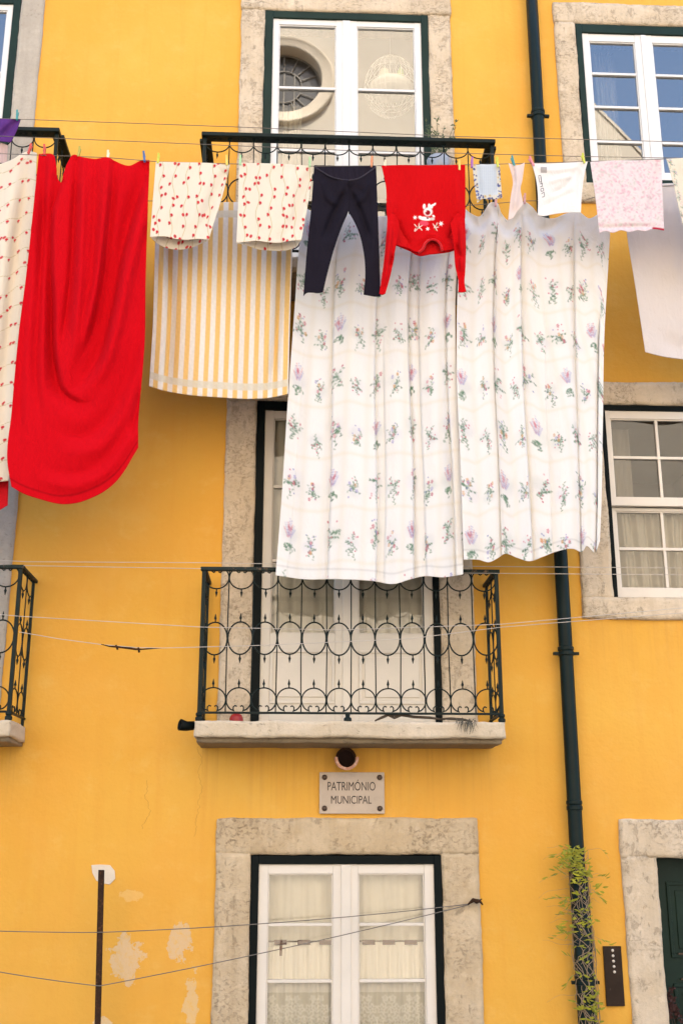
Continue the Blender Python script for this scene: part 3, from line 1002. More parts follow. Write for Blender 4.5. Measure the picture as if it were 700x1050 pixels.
for k in range(34):
    a = P(random.uniform(466, 487), random.uniform(736, 741), .405 + random.uniform(0, .012))
    L = random.uniform(.02, .075)
    m.tube([a, a + np.array([random.uniform(-.012, .012), -.008, random.uniform(-.01, .02) - L * .4]), a + np.array([random.uniform(-.02, .02), -.006, -L])], [.0018, .0014, .0006], 4)
meta(m.build('dead_moss', M['dry_grey']), 'grey tuft of dead moss hanging over the middle slab edge', 'moss')
M['leaf'] = simple('grey green leaf', (.07, .10, .035), .7, .4, 20)
M['pot'] = simple('glazed blue grey pot', (.34, .37, .42), .3, .2, 12)
pc = P(450, 176, .12)
pt = empty('potted_plant', (pc[0], -.13, pc[2] - .17), 'grey blue pot with a straggly green plant behind the upper railing', 'potted plant')
m = MB(); m.lathe([(.05, 0), (.075, .08), (.085, .19), (.078, .2), (.07, .19)], (pc[0], -.13, pc[2] - .11), 18); m.build('pot', M['pot'], pt, smooth=True)
m = MB()
for k in range(16):
    a = np.array([pc[0] + random.uniform(-.05, .03), -.13 + random.uniform(-.03, .03), pc[2] + .08])
    tip = a + np.array([random.uniform(-.10, .13), random.uniform(-.05, .04), random.uniform(.08, .30)])
    midp = (a + tip) / 2 + np.array([random.uniform(-.03, .03), 0, .03])
    m.tube([a, midp, tip], [.003, .002, .001], 4)
    for j in range(7):
        t = random.uniform(.25, 1)
        q = a * (1 - t) ** 2 + 2 * midp * t * (1 - t) + tip * t * t
        dv = np.array([random.uniform(-1, 1), random.uniform(-.4, .4), random.uniform(-.2, 1)]); dv /= np.linalg.norm(dv)
        sv = np.cross(dv, [0, 1, 0]); sv /= np.linalg.norm(sv) + 1e-6
        L, Wd = random.uniform(.02, .04), random.uniform(.004, .008)
        m.add([q, q + dv * L * .5 + sv * Wd, q + dv * L, q + dv * L * .5 - sv * Wd], [[0, 1, 2, 3]])
m.build('foliage', M['leaf'], pt)['kind'] = 'stuff'

# flowers by the front door
M['wine'] = simple('dark red petals', (.05, .013, .010), .8, .5, 40)
fc = P(688, 1030, -.10)
fl = empty('dried_flowers', (fc[0], fc[1], fc[2] - .1), 'bunch of dark red dried flowers hanging on the green front door', 'flowers')
m = MB()
for k in range(46):
    q = fc + np.array([random.gauss(0, .03), random.gauss(0, .015), random.gauss(-.01, .05)])
    for j in range(4):
        dv = np.array([random.gauss(0, 1), random.gauss(0, 1), random.gauss(0, 1)]); dv /= np.linalg.norm(dv)
        sv = np.cross(dv, [.3, 1, .2]); sv /= np.linalg.norm(sv) + 1e-6
        L = random.uniform(.015, .028)
        m.add([q, q + dv * L * .5 + sv * .008, q + dv * L, q + dv * L * .5 - sv * .008], [[0, 1, 2, 3]])
m.build('blooms', M['wine'], fl)['kind'] = 'stuff'
m = MB()
for k in range(6): m.tube([fc + np.array([random.uniform(-.02, .02), .0, .0]), fc + np.array([random.uniform(-.05, .05), .03, -.16])], .002, 4)
m.build('stems', M['dry'], fl)

# ------------------------------------------------------------------ climbing plant on the drainpipe
M['stem'] = simple('pale dry stem', (.36, .26, .16), .85, .4, 30)
M['vine_leaf'] = simple('yellow green leaf', (.38, .36, .015), .6, .45, 12, second=(.17, .20, .015))
def pipe_x(z): return float(np.interp(z, [.02, 1.5, 2.2, 4.2], [1.655, 1.652, 1.646, 1.650]))
vb = empty('climbing_plant', (1.655, -.12, 0), 'thin climbing plant with yellow green leaflets winding up the drainpipe', 'climbing plant')
zt = Z(590, 868, .12)
st_ = MB()
for k in range(13):
    ph, tw_ = random.uniform(0, 6.28), random.choice((-1, 1)) * random.uniform(3.0, 16)
    zt2 = zt - abs(random.gauss(0, .22))
    pts, n = [], 70
    for i in range(n + 1):
        z = zt2 * i / n
        a = ph + tw_ * .35 * z + 2.6 * mnoise.noise(Vector((z * 4.5, k * 7.3, 1.0))) + 1.2 * mnoise.noise(Vector((z * 14, k * 3.1, 5.0)))
        r = .060 + .008 * math.sin(z * 13 + k * 2)
        pts.append((pipe_x(z) + r * math.cos(a), -.075 - r * abs(math.sin(a)) * 1.05, z))
    st_.tube(pts, [max(.0012, .0034 * (1 - .6 * i / n)) for i in range(n + 1)], 4)
tw_pts = []
for k in range(34):                                   # side shoots standing off the pipe
    z = zt - .03 - abs(random.gauss(0, .38))
    sgn = random.choice((-1, -1, 1))
    L = random.uniform(.06, .22) if sgn < 0 else random.uniform(.05, .14)
    a = np.array([pipe_x(z) + sgn * .035, -.12, z])
    pts = [a, a + np.array([sgn * L * .5, -.03, .03 + random.uniform(-.02, .05)]), a + np.array([sgn * L, -.03 + random.uniform(-.02, .03), .02 + random.uniform(-.08, .04)])]
    cv = [pts[0] * (1 - q) ** 2 + 2 * pts[1] * q * (1 - q) + pts[2] * q * q + np.array([0, 0, .006 * math.sin(q * 9 + k)]) for q in np.linspace(0, 1, 9)]
    st_.tube(cv, list(np.linspace(.0010, .0004, 9)), 4)
    tw_pts.append((a, pts[1], pts[2]))
st_.build('stems', M['stem'], vb, smooth=True)
lf = MB()
def leaflet(q, dv, L, Wd):
    dv = dv / (np.linalg.norm(dv) + 1e-6)
    sv = np.cross(dv, [0, 1, .25]); sv /= np.linalg.norm(sv) + 1e-6
    nrm = np.cross(sv, dv)
    lf.add([q, q + dv * L * .35 + sv * Wd, q + dv * L * .75 + sv * Wd * .7 + nrm * .004, q + dv * L + nrm * .01, q + dv * L * .75 - sv * Wd * .7 + nrm * .004, q + dv * L * .35 - sv * Wd], [[0, 1, 2, 3, 4, 5]])
clumps = [(872, -2, 16), (876, 2, 18), (880, -10, 12), (887, 2, 16), (893, 4, 14), (878, -6, 16), (884, -14, 10), (890, 2, 16), (897, 6, 12), (905, 2, 10), (910, 16, 6), (916, 2, 8), (926, -14, 9), (930, -22, 5), (936, 0, 12), (946, 3, 14), (953, -16, 12), (956, -6, 8), (968, 8, 7), (985, 4, 6), (1000, -4, 6), (1008, 6, 5), (1022, 4, 14), (1030, 4, 18), (1036, 2, 12), (1045, 10, 8), (1060, 0, 12), (1080, 3, 12)]
for (py, off, n) in clumps:
    for k in range(n):
        q = P(590 + (py - 870) * .075 + off + random.gauss(0, 5), py + random.gauss(0, 3.2), .14 + random.uniform(-.015, .035))
        dv = np.array([random.choice((-1, 1)) * random.uniform(.4, 1), random.uniform(-.5, .2), random.gauss(.1, .35)])
        leaflet(q, dv, random.choice((.7, 1, 1, 1.5)) * random.uniform(.024, .046), random.uniform(.003, .0072))
for (a, b, c_) in tw_pts:
    if random.random() < .42:
        for k in range(random.randint(2, 5)):
            t = random.uniform(.45, 1)
            q = a * (1 - t) ** 2 + 2 * b * t * (1 - t) + c_ * t * t
            leaflet(q, (c_ - a) + np.array([0, random.uniform(-.05, .05), random.gauss(0, .03)]), random.uniform(.022, .05), random.uniform(.0025, .0045))
lv = lf.build('leaves', M['vine_leaf'], vb)
lv['kind'] = 'stuff'

# ------------------------------------------------------------------ cloth
def smooth_curve(pts, n):
    p = np.array(pts, float)
    if len(p) == 2:
        t = np.linspace(0, 1, n)[:, None]
        return p[0] * (1 - t) + p[1] * t
    L = np.concatenate([[0], np.cumsum(np.linalg.norm(np.diff(p, axis=0), axis=1))])
    u = np.linspace(0, L[-1], n)
    # monotone-ish Catmull-Rom over the chord length
    tan = np.gradient(p, L, axis=0)
    k = np.clip(np.searchsorted(L, u, 'right') - 1, 0, len(L) - 2)
    h = (L[k + 1] - L[k])[:, None]
    s = ((u - L[k])[:, None]) / h
    return (2 * s**3 - 3 * s**2 + 1) * p[k] + (s**3 - 2 * s**2 + s) * h * tan[k] + (-2 * s**3 + 3 * s**2) * p[k + 1] + (s**3 - s**2) * h * tan[k + 1]


def sm(a, b, x):
    t = np.clip((x - a) / (b - a), 0, 1)
    return t * t * (3 - 2 * t)


def wob(xx, yy, scale, seed, octaves=3):
    r = np.random.default_rng(seed)
    o = np.zeros_like(xx)
    for k in range(octaves):
        for _ in range(4):
            a, ph, f = r.uniform(0, 6.28), r.uniform(0, 6.28), (2**k) / scale * r.uniform(.7, 1.3)
            o += np.sin(f * (math.cos(a) * xx + math.sin(a) * yy) + ph) / (2**k) / 4
    return o


def seg_dist(PX, PY, line):
    """signed distance to a poly-line (positive on its left when walking it)"""
    best = np.full(PX.shape, 1e9); sg = np.ones(PX.shape); par = np.zeros(PX.shape)
    line = smooth_curve(line, max(12, 5 * len(line)))
    for k_, (a, b) in enumerate(zip(line[:-1], line[1:])):
        dx, dy = b - a
        L2 = dx * dx + dy * dy + 1e-9
        t = np.clip(((PX - a[0]) * dx + (PY - a[1]) * dy) / L2, 0, 1)
        ex, ey = PX - a[0] - t * dx, PY - a[1] - t * dy
        dd = np.hypot(ex, ey)
        m_ = dd < best
        best = np.where(m_, dd, best)
        par = np.where(m_, (k_ + t) / (len(line) - 1), par)
        sg = np.where(m_, np.sign(dx * ey - dy * ex), sg)
    return best, sg, par


class Cloth:
    """a hanging cloth: four border curves (measured in the photo), a depth and folds; rows run top to bottom"""
    def __init__(self, T, R, B, L, d, nu, nv, folds=(), wav=0.0, wscale=30, seed=1, flare=0.0, crumple=.0016):
        T, B = smooth_curve(T, nu), smooth_curve(B, nu)
        L, R = smooth_curve(L, nv), smooth_curve(R, nv)
        u, v = np.linspace(0, 1, nu)[None, :, None], np.linspace(0, 1, nv)[:, None, None]
        c00, c10, c01, c11 = (T[0] + L[0]) / 2, (T[-1] + R[0]) / 2, (B[0] + L[-1]) / 2, (B[-1] + R[-1]) / 2
        G = (1 - v) * T[None] + v * B[None] + (1 - u) * L[:, None] + u * R[:, None] - ((1 - u) * (1 - v) * c00 + u * (1 - v) * c10 + (1 - u) * v * c01 + u * v * c11)
        self.nu, self.nv = nu, nv
        self.PX, self.PY = G[..., 0], G[..., 1]
        self.U = np.broadcast_to(u[..., 0], self.PX.shape); self.V = np.broadcast_to(v[..., 0], self.PX.shape)
        D = np.full(self.PX.shape, float(d))
        D += wav * wob(self.PX, self.PY * .6, wscale, seed)
        D += flare * self.V
        D += crumple * wob(self.PX, self.PY * .7, 7, seed + 500, 3) * (.5 + .5 * wob(self.PX, self.PY, 40, seed + 900, 1))
        for f in folds:
            if f[0] == 'v':                            # upright fold: u0 (top), u1 (bottom), width, amp, from v, to v
                _, u0, u1, w, amp, va, vb_ = f
                c = u0 + (u1 - u0) * self.V + .004 * np.sin(self.V * 9 + u0 * 40)
                x = (self.U - c) / w
                D += amp * np.exp(-x * x) * sm(va, va + .12, self.V) * (1 - .999 * sm(vb_ - .1, vb_ + .02, self.V))
            elif f[0] == 'k':                          # knife pleat: sharp on one side, fading on the other
                _, u0, u1, w, amp, va, vb_ = f
                c = u0 + (u1 - u0) * self.V + .003 * np.sin(self.V * 8 + u0 * 40)
                x = (self.U - c) * np.sign(w)
                D += amp * np.where(x > 0, np.exp(-x / abs(w)), np.exp(-(x / .007) ** 2)) * sm(va - .02, va + .15, self.V)
            elif f[0] == 's':                          # sine pleats: count, amp, phase, v start
                _, n, amp, ph, va = f
                D += amp * np.sin(2 * PI * n * self.U + ph + .5 * np.sin(self.V * 5)) * sm(va, va + .3, self.V)
            else:                                      # crease along a poly-line: points, width left, width right, amp
                _, line, wl_, wr2, amp = f
                dd, sg, par = seg_dist(self.PX, self.PY, line)
                w = np.where(sg > 0, wl_, wr2)
                D += amp * np.exp(-(dd / w) ** 2) * (1 - sm(.72, 1.0, par)) * (.35 + .65 * sm(0, .2, par))
        self.D = D
        self.W = P(self.PX, self.PY, D)
        ds = np.linalg.norm(np.diff(self.W, axis=1), axis=2)
        self.S = np.concatenate([np.zeros((nv, 1)), np.cumsum(ds, 1)], 1)
        dt = np.linalg.norm(np.diff(self.W, axis=0), axis=2)
        t = np.concatenate([np.zeros((1, nu)), np.cumsum(dt, 0)], 0)
        self.TT = np.broadcast_to(t.mean(1)[:, None], t.shape) * .5 + t * .5
        self.C = np.ones((nv, nu, 3))

    def fill(self, col, var=0.0, seed=3):
        self.C[:] = col
        if var: self.C *= (1 + var * wob(self.S * 100, self.TT * 100, 6, seed))[..., None]
        return self

    def ell(self, s, t, a, b, ang, col, alpha=1.0, soft=.25, coords='st'):
        XX, YY = (self.S, self.TT) if coords == 'st' else (self.PX, self.PY)
        R = max(a, b) * 1.3
        rows = np.where((YY.min(1) < t + R) & (YY.max(1) > t - R))[0]
        if len(rows) == 0: return
        r0, r1 = rows[0], rows[-1] + 1
        x, y = XX[r0:r1] - s, YY[r0:r1] - t
        ca, sa = math.cos(ang), math.sin(ang)
        q = np.sqrt(((x * ca + y * sa) / a) ** 2 + ((-x * sa + y * ca) / b) ** 2)
        k = (1 - sm(1 - soft, 1 + soft, q)) * alpha
        self.C[r0:r1] = self.C[r0:r1] * (1 - k[..., None]) + np.array(col) * k[..., None]

    def stroke(self, p, q, w, col, alpha=1.0, coords='st'):
        (a, b), (c, d) = p, q
        L = math.hypot(c - a, d - b)
        self.ell((a + c) / 2, (b + d) / 2, L / 2 + w * .3, w, math.atan2(d - b, c - a), col, alpha, .3, coords)

    def faces(self):
        i = np.arange(self.nv - 1)[:, None] * self.nu + np.arange(self.nu - 1)[None]
        return np.stack([i, i + self.nu, i + self.nu + 1, i + 1], -1).reshape(-1, 4)

    def build(self, name, mat, parent=None, solid=.003, **meta_kw):
        o = link(name, self.W.reshape(-1, 3), self.faces(), mat, parent, smooth=True, solid=solid, attr=np.clip(self.C, 0, 1).reshape(-1, 3))
        return meta(o, **meta_kw) if meta_kw else o


M['cotton'] = fabric('printed cotton', .25, wr=.5, wscale=22, sheen=.0, spec=.1)
M['thin_cotton'] = fabric('thin printed cotton', .30, wr=.5, wscale=20, sheen=.0, spec=.1)
M['red_cotton'] = fabric('red cotton sheet', .12, wr=.75, wscale=17, sheen=.0, spec=.08)
M['towel'] = fabric('terry towel', .14, wr=.35, wscale=22, weave=2.2, sheen=.3)
M['jersey'] = fabric('dark jersey', .0, wr=.5, wscale=16, sheen=.0, spec=.06)
M['knit'] = fabric('red knit', .04, wr=.45, wscale=16, weave=1.2, sheen=.0, spec=.08)
M['mesh_pink'] = sheer('pale pink mesh', (.72, .55, .53), .35)

GL = 'laundry hanging on the lines'
DC, DD = .85, .52                                      # front line and back line distances from the wall

WHITE = (.85, .84, .825)
GREENS = [(.13, .25, .16), (.20, .32, .22), (.26, .36, .27), (.10, .20, .15)]
PINKS = [(.62, .17, .24), (.66, .30, .36), (.52, .10, .16)]
LILAC = [(.38, .36, .62), (.46, .44, .66), (.30, .31, .58)]


def bouquet(c, s, t, kind, k, fade=.95):
    """soft watercolour posy about 0.12 m wide and 0.16 m tall, drawn as many small petals and leaves"""
    R = random.uniform
    def E(dx, dy, a, b, ang, col, al=1.0): c.ell(s + dx * k * .85, t + dy * k * 1.5, a * k * 1.1, b * k * 1.2, ang, col, min(1, al * fade), .5)
    def twig(x0, y0, a, L, n, leaf):
        for i in range(n):
            q = (i + 1) / n
            x, y = x0 + math.cos(a) * L * q, y0 + math.sin(a) * L * q
            sgn = -1 if i % 2 else 1
            E(x + sgn * .004, y, .0062, .0026, a + sgn * .8, random.choice(leaf), R(.45, .85))
        E(x0 + math.cos(a) * L * .5, y0 + math.sin(a) * L * .5, L * .5, .0010, a, GREENS[0], .5)
    for i in range(3): E(R(-.02, .02), R(-.02, .02), .032, .026, 0, random.choice(GREENS + LILAC), .06)   # faint wash
    if kind == 0:                                      # lavender and lily spray
        for i in range(8): twig(R(-.006, .006), .022, PI / 2 + R(-1.1, 1.1), R(.018, .032), 3, GREENS)
        for i in range(9):
            a = -PI / 2 + (i - 4) * .17 + R(-.05, .05)
            L = .058 - .003 * abs(i - 4) + R(-.006, .004)
            for q in (.3, .45, .6, .75, .88, 1.0):
                E(math.cos(a) * L * q, .016 + math.sin(a) * L * q, .0050 * (1.15 - .5 * q), .0030, a + R(-.6, .6), random.choice(LILAC if i % 3 else PINKS), R(.3, .6))
        for i in range(2):
            a = -PI / 2 + R(-.55, .45)
            E(math.cos(a) * .022, .006 + math.sin(a) * .026, .011, .0042, a, random.choice(PINKS), R(.5, .8))
    elif kind == 1:                                    # leafy sprig with berries
        for i in range(7): twig(R(-.008, .008), R(-.01, .02), R(0, 2 * PI), R(.022, .045), 5, GREENS)
        for i in range(9): E(R(-.034, .034), R(-.042, .042), .0034, .0034, 0, random.choice(PINKS), R(.6, .95))
    else:                                              # mixed posy
        for i in range(8): twig(R(-.006, .006), R(.0, .015), R(0, 2 * PI), R(.02, .048), 4, GREENS)
        for i in range(4):
            x, y, col = R(-.024, .024), R(-.034, .024), random.choice([(.66, .36, .12), (.66, .42, .24)] + PINKS + LILAC[:1])
            for q in range(5): E(x + .0045 * math.cos(q * 1.256), y + .0045 * math.sin(q * 1.256), .0036, .0028, q * 1.256, col, R(.5, .85))
        for i in range(5): E(R(-.028, .028), R(-.045, .04), .0032, .003, 0, random.choice([(.20, .24, .50), LILAC[0], PINKS[0]]), .8)


def floral(c, col_s, row_t, s_off, t_off, k=1.0, seed=5):
    random.seed(seed)
    smax, tmax = c.S.max(), c.TT.max()
    # pale yellow check in the ground
    for i in range(int(tmax / row_t) + 1):
        band = np.exp(-((c.TT - (t_off + (i + .5) * row_t)) / .012) ** 2) * .22
        c.C[:] = c.C * (1 - band[..., None]) + np.array((.74, .64, .44)) * band[..., None]
    for j in range(int(smax / col_s) + 1):
        band = np.exp(-((c.S - (s_off + (j + .5) * col_s)) / .02) ** 2) * .16
        c.C[:] = c.C * (1 - band[..., None]) + np.array((.74, .64, .44)) * band[..., None]
    for j in range(int(smax / col_s) + 2):
        for i in range(-1, int(tmax / row_t) + 2):
            ss = s_off + j * col_s + random.uniform(-.008, .008)
            tt = t_off + i * row_t + (.05 if j % 2 else 0) + random.uniform(-.008, .008)
            kind = (i + (0 if j % 2 == 0 else 2) + j // 2) % 3
            bouquet(c, ss, tt, kind if j % 2 == 0 else (1 if kind == 0 else 2), k * (1.0 if j % 2 == 0 else .8))


# ---- floral curtains on the back line
VF = []
cl = Cloth([(313, 213), (322, 219), (345, 224), (368, 217), (392, 222), (416, 215), (441, 222), (460, 216), (475, 214)],
           [(475, 214), (467, 300), (468, 386), (473, 489), (474.5, 589)],
           [(282.5, 590), (311, 594), (346, 594), (383, 596), (403, 599), (421, 594), (434, 591), (455, 592), (474.5, 589)],
           [(313, 213), (306, 260), (302.5, 309), (295, 411), (288, 520), (282.5, 590)], DD, 330, 560,
           [('k', .235, .275, -.03, -0.0248, .03, 1), ('k', .50, .535, .03, -0.0285, .0, 1), ('k', .545, .575, -.02, -0.0124, .3, .85), ('k', .70, .745, .022, -0.0341, .0, 1), ('k', .755, .80, -.03, -0.0186, .0, .75), ('k', .93, .955, -.02, -0.0279, .05, 1), ('k', .09, .07, .04, -0.0099, .3, 1),
            ('v', .36, .39, .07, .022, .0, 1.3), ('v', .14, .16, .06, .018, .0, 1.3), ('v', .84, .87, .05, .022, .1, 1.3), ('v', .63, .65, .05, .018, .1, 1.3)], wav=.011, wscale=42, seed=21, flare=-.02)
cl.fill(WHITE, .012)
floral(cl, .132, .325, .06, .15, 1.42, 5)
cl.C *= (1 - .16 * np.exp(-((cl.V - .972) / .003) ** 2))[..., None]
cl.build('floral_curtain', M['thin_cotton'], label='longer floral curtain hanging below the black leggings and red jumper', cat='curtain', group=GL)

cr = Cloth([(474, 212), (483, 219), (491, 222), (497, 215), (502, 208), (509, 208), (514, 219), (521, 226), (529, 216), (537, 207), (545, 212), (553, 221), (566, 224), (580, 219), (592, 217), (604, 224), (615, 219), (625, 238)],
           [(625, 238), (622, 290), (619.5, 334), (617.5, 437), (616, 520), (614.5, 555)],
           [(475, 574), (490, 574), (501, 576.5), (509, 573), (517, 568), (530, 572), (542, 575.5), (556, 571), (569, 566), (588, 563), (596, 566), (601, 560), (609, 566.5), (614.5, 555)],
           [(474, 212), (469, 290), (468, 386), (472, 480), (475, 574)], DD + .03, 330, 560,
           [('k', .235, .26, -.025, -0.0310, .0, 1), ('k', .25, .275, .02, -0.0149, .1, .7), ('k', .445, .475, .03, -0.0341, .0, 1), ('k', .745, .80, -.022, -0.0310, .0, 1), ('k', .755, .815, .02, -0.0112, .3, 1), ('k', .93, .935, -.02, -0.0341, .25, 1), ('k', .60, .61, .04, -0.0112, .2, 1),
            ('v', .35, .37, .06, .022, .1, 1.3), ('v', .66, .70, .06, .018, .1, 1.3), ('v', .12, .12, .06, .016, .2, 1.3),
            ('p', [(476, 214), (490, 232), (503, 212)], 5, 9, -.04), ('p', [(507, 212), (521, 236), (537, 210)], 5, 9, -.045), ('p', [(541, 214), (556, 236), (580, 222)], 5, 9, -.04)], wav=.011, wscale=40, seed=31, flare=-.02)
cr.fill(WHITE, .012)
floral(cr, .132, .325, .04, .20, 1.42, 9)
cr.C *= (1 - .16 * np.exp(-((cr.V - .972) / .003) ** 2))[..., None]
cr.build('floral_curtain', M['thin_cotton'], label='shorter floral curtain with scalloped top hanging right of the red jumper', cat='curtain', group=GL)

# ---- striped towel
tc = Cloth([(160, 206), (200, 209), (240, 207.5), (270, 210), (301, 209)], [(301, 209), (299.5, 260), (297, 340), (295.5, 404)],
           [(153, 396), (170, 401), (186, 404), (225, 407.5), (256, 409), (276, 408), (295.5, 404)], [(160, 206), (159, 258), (156.5, 340), (153, 396)], DD, 300, 320,
           [('p', [(163, 215), (174, 300), (168, 420)], 4, 8, -.045), ('p', [(292, 215), (286, 320), (276, 425)], 7, 4, -.045), ('p', [(272, 215), (276, 330), (266, 425)], 6, 6, .025), ('p', [(215, 215), (206, 320), (200, 440)], 16, 10, .022), ('p', [(245, 215), (240, 440)], 10, 8, -.016)], wav=.009, wscale=30, seed=41)
per = 14
ph = (tc.U * (per) + .1) % 1
k = sm(.47, .53, ph) * (1 - sm(.97, 1.0, ph))
base, yel = np.array((.74, .70, .655)), np.array((.75, .49, .17))
tc.C[:] = base * (1 - k[..., None]) + yel * k[..., None]
for (a, b) in ((.045, .075), (.925, .955)):
    band = (sm(a - .006, a, tc.V) * (1 - sm(b, b + .006, tc.V)) * .85)[..., None]
    tc.C[:] = tc.C * (1 - band) + np.array((.62, .58, .48)) * band
tc.C *= (1 + .05 * wob(tc.S * 900, tc.TT * 900, 5, 4, 2))[..., None]
tw_o = tc.build('towel', M['towel'], solid=.005, label='yellow and white striped towel hanging behind the two rosebud pillowcases', cat='towel', group=GL)

# ---- red sheet
RED = (.53, .0015, .007)
rs = Cloth([(40, 158), (47, 157.5), (54.5, 158.5), (58, 170), (60.5, 185), (62.5, 187), (65.5, 178), (70, 166), (75, 159), (86, 161.5), (98, 163), (111, 161.5), (118, 165), (132, 170), (147, 164), (153.5, 164)],
           [(153.5, 164), (151.5, 220), (149.5, 290), (148, 360), (145, 396), (142, 430), (142, 459)],
           [(12, 499), (24, 506), (40, 511.5), (66, 517), (80, 515.5), (93, 511), (106, 504.5), (117, 496), (129, 481), (136, 469), (142, 459)],
           [(40, 158), (34.5, 213), (28, 275), (20, 338), (12.5, 420), (8, 475), (12, 499)], DC, 320, 620,
           [('p', [(62, 187), (53, 215), (51, 250), (53, 310), (56, 375), (64, 402), (84, 414), (104, 408)], 10, 3.4, -.085), ('p', [(46, 160), (44, 240), (40, 300), (37, 380), (45, 450)], 6, 4, -.030), ('p', [(52, 162), (48, 230), (46, 330), (44, 420)], 4, 6, .028),
            ('p', [(150, 176), (137, 215), (124, 262), (112, 325), (96, 375), (72, 398), (60, 392)], 12, 4.5, -.070), ('p', [(152, 200), (142, 240), (131, 285), (120, 335), (104, 385), (84, 410)], 8, 6, .045),
            ('p', [(86, 166), (84, 240), (80, 320), (72, 375), (64, 390)], 5, 4, .030), ('p', [(79, 166), (76, 230), (71, 300), (64, 350), (60, 370)], 4, 6, -.038),
            ('p', [(118, 168), (112, 230), (104, 300), (92, 350), (78, 380)], 4, 6, -.040), ('p', [(111, 166), (106, 230), (97, 300), (86, 345), (74, 372)], 5, 4, .030), ('p', [(98, 166), (97, 230), (92, 300), (84, 330)], 4, 5, -.018),
            ('p', [(151, 280), (143, 340), (130, 390), (110, 430), (84, 448), (60, 440), (48, 425)], 10, 7, -.028), ('p', [(149, 330), (140, 385), (124, 430), (98, 460), (70, 464), (50, 452)], 9, 8, .022),
            ('p', [(146, 375), (134, 430), (116, 462), (88, 484), (62, 484), (36, 468)], 7, 6, -.012), ('p', [(142, 425), (130, 456), (108, 484), (78, 498), (50, 494), (28, 482)], 7, 6, .018),
            ('p', [(32, 240), (25, 330), (20, 410), (22, 480)], 7, 5, -.025), ('p', [(144, 402), (138, 432), (133, 452)], 4, 3, -.022)], wav=.014, wscale=30, seed=51, flare=-.03, crumple=.0035)
rs.fill(RED)
hem = np.exp(-((rs.V - .975) / .0035) ** 2) * .35
rs.C *= (1 - hem)[..., None]
rs.build('sheet', M['red_cotton'], solid=.004, label='large bright red sheet drooping in deep folds at the left', cat='sheet', group=GL)

# ---- rosebud bedding
CREAM = (.765, .70, .585)


def rosebuds(c, col_s=.078, step=.070, seed=1, horizontal=False):
    r = random.Random(seed)
    smax, tmax = c.S.max(), c.TT.max()
    if horizontal: smax, tmax = tmax, smax
    for j in range(int(smax / col_s) + 1):
        s0 = (j + .5) * col_s
        for i in range(int(tmax / .010) + 1):
            t = i * .010
            s = s0 + .010 * math.sin(t * 28 + j)
            p = (s, t) if not horizontal else (t, s)
            q = (s0 + .010 * math.sin((t + .01) * 28 + j), t + .01)
            q = q if not horizontal else (q[1], q[0])
            c.stroke(p, q, .0024, (.50, .41, .18), .7)
        for i in range(int(tmax / step) + 1):
            t = i * step + r.uniform(0, step * .6)
            sgn = r.choice((-1, 1))
            s = s0 + .010 * math.sin(t * 28 + j) + sgn * r.uniform(.008, .018)
            p = (s, t) if not horizontal else (t, s)
            a = r.uniform(-.5, .5) + (PI / 2 if not horizontal else 0)
            c.ell(p[0], p[1], .0112, .0076, a, (.58, .02, .04), 1.0)
            c.ell(p[0] - .003, p[1] + .010, .006, .005, a, (.40, .12, .08), .8)
            if r.random() < .3: c.ell(p[0] + r.choice((-1, 1)) * .022, p[1] + r.uniform(-.022, .022), .0125, .0085, a + r.uniform(-.6, .6), (.56, .02, .035), .95)


def pillowcase(label, T, R, hem, L, back, seed, s_in):
    e = P((T[0][0] + T[-1][0]) / 2, T[0][1], DC)
    root = empty('pillowcase', (e[0], e[1], Z(hem[0][0], hem[0][1], DC)), label, 'pillowcase', GL)
    f = Cloth(T, R, hem, L, DC, 170, 170, [('p', [(T[0][0] + 20, T[0][1] + 4), (L[1][0] + 22, L[1][1]), (hem[1][0] + 14, hem[1][1] - 6)], 9, 7, .008),
                                          ('p', [T[-1], (R[1][0] - 8, R[1][1]), (R[-1][0] - 12, R[-1][1])], 6, 4, -.022),
                                          ('p', [(T[-1][0] - 20, T[-1][1]), (R[1][0] - 22, R[1][1]), (R[-1][0] - 22, R[-1][1])], 7, 7, .012)], wav=.007, wscale=18, seed=seed, flare=.02)
    f.fill(CREAM, .01)
    rosebuds(f, seed=seed)
    f.build('front_panel', M['cotton'], root, solid=.002)
    # rear layer sags lower and shows its inside at the open end
    b = Cloth([(T[0][0] + 1, T[0][1] + .5), (T[-1][0] - 1, T[-1][1] + .5)], [(T[-1][0] - 1, T[-1][1] + .5), (R[-1][0] - .5, R[-1][1] + .5)], back, [(T[0][0] + 1, T[0][1] + .5), (back[0][0], back[0][1])],
              DC - .045, 170, 170, wav=.005, wscale=18, seed=seed + 1)
    b.D += .042 * (1 - sm(0, .25, b.V))
    b.W = P(b.PX, b.PY, b.D)
    b.fill(CREAM, .01)
    rosebuds(b, seed=seed + 4)
    b.build('rear_panel', M['cotton'], root, solid=.002)


pillowcase('rosebud pillowcase beside the red sheet, nearest to it', [(160, 166), (185, 166.5), (210, 167), (236, 169)], [(236, 169), (227.5, 203), (219, 230), (214, 246)],
           [(154, 243), (161, 242.6), (169, 242.4), (180, 245), (191, 246), (203, 245), (214, 246)], [(160, 166), (156.6, 209), (154, 243)],
           [(155, 244), (162, 250), (172, 254.5), (184, 256), (196, 254), (206, 250), (214, 246.5)], 61, 0)
pillowcase('rosebud pillowcase beside the black leggings, nearest to them', [(245, 167), (270, 167.5), (295, 168.5), (321, 170.5)], [(321, 170.5), (316, 207), (309, 246)],
           [(242.5, 249), (252, 248), (263, 247), (275, 248.5), (286, 249), (298, 247), (309, 246)], [(245, 167), (244.4, 201), (242.5, 249)],
           [(243.5, 249.5), (254, 252), (264, 255.5), (280, 257), (295, 256.5), (304, 252.5), (308.5, 246.5)], 71, 0)

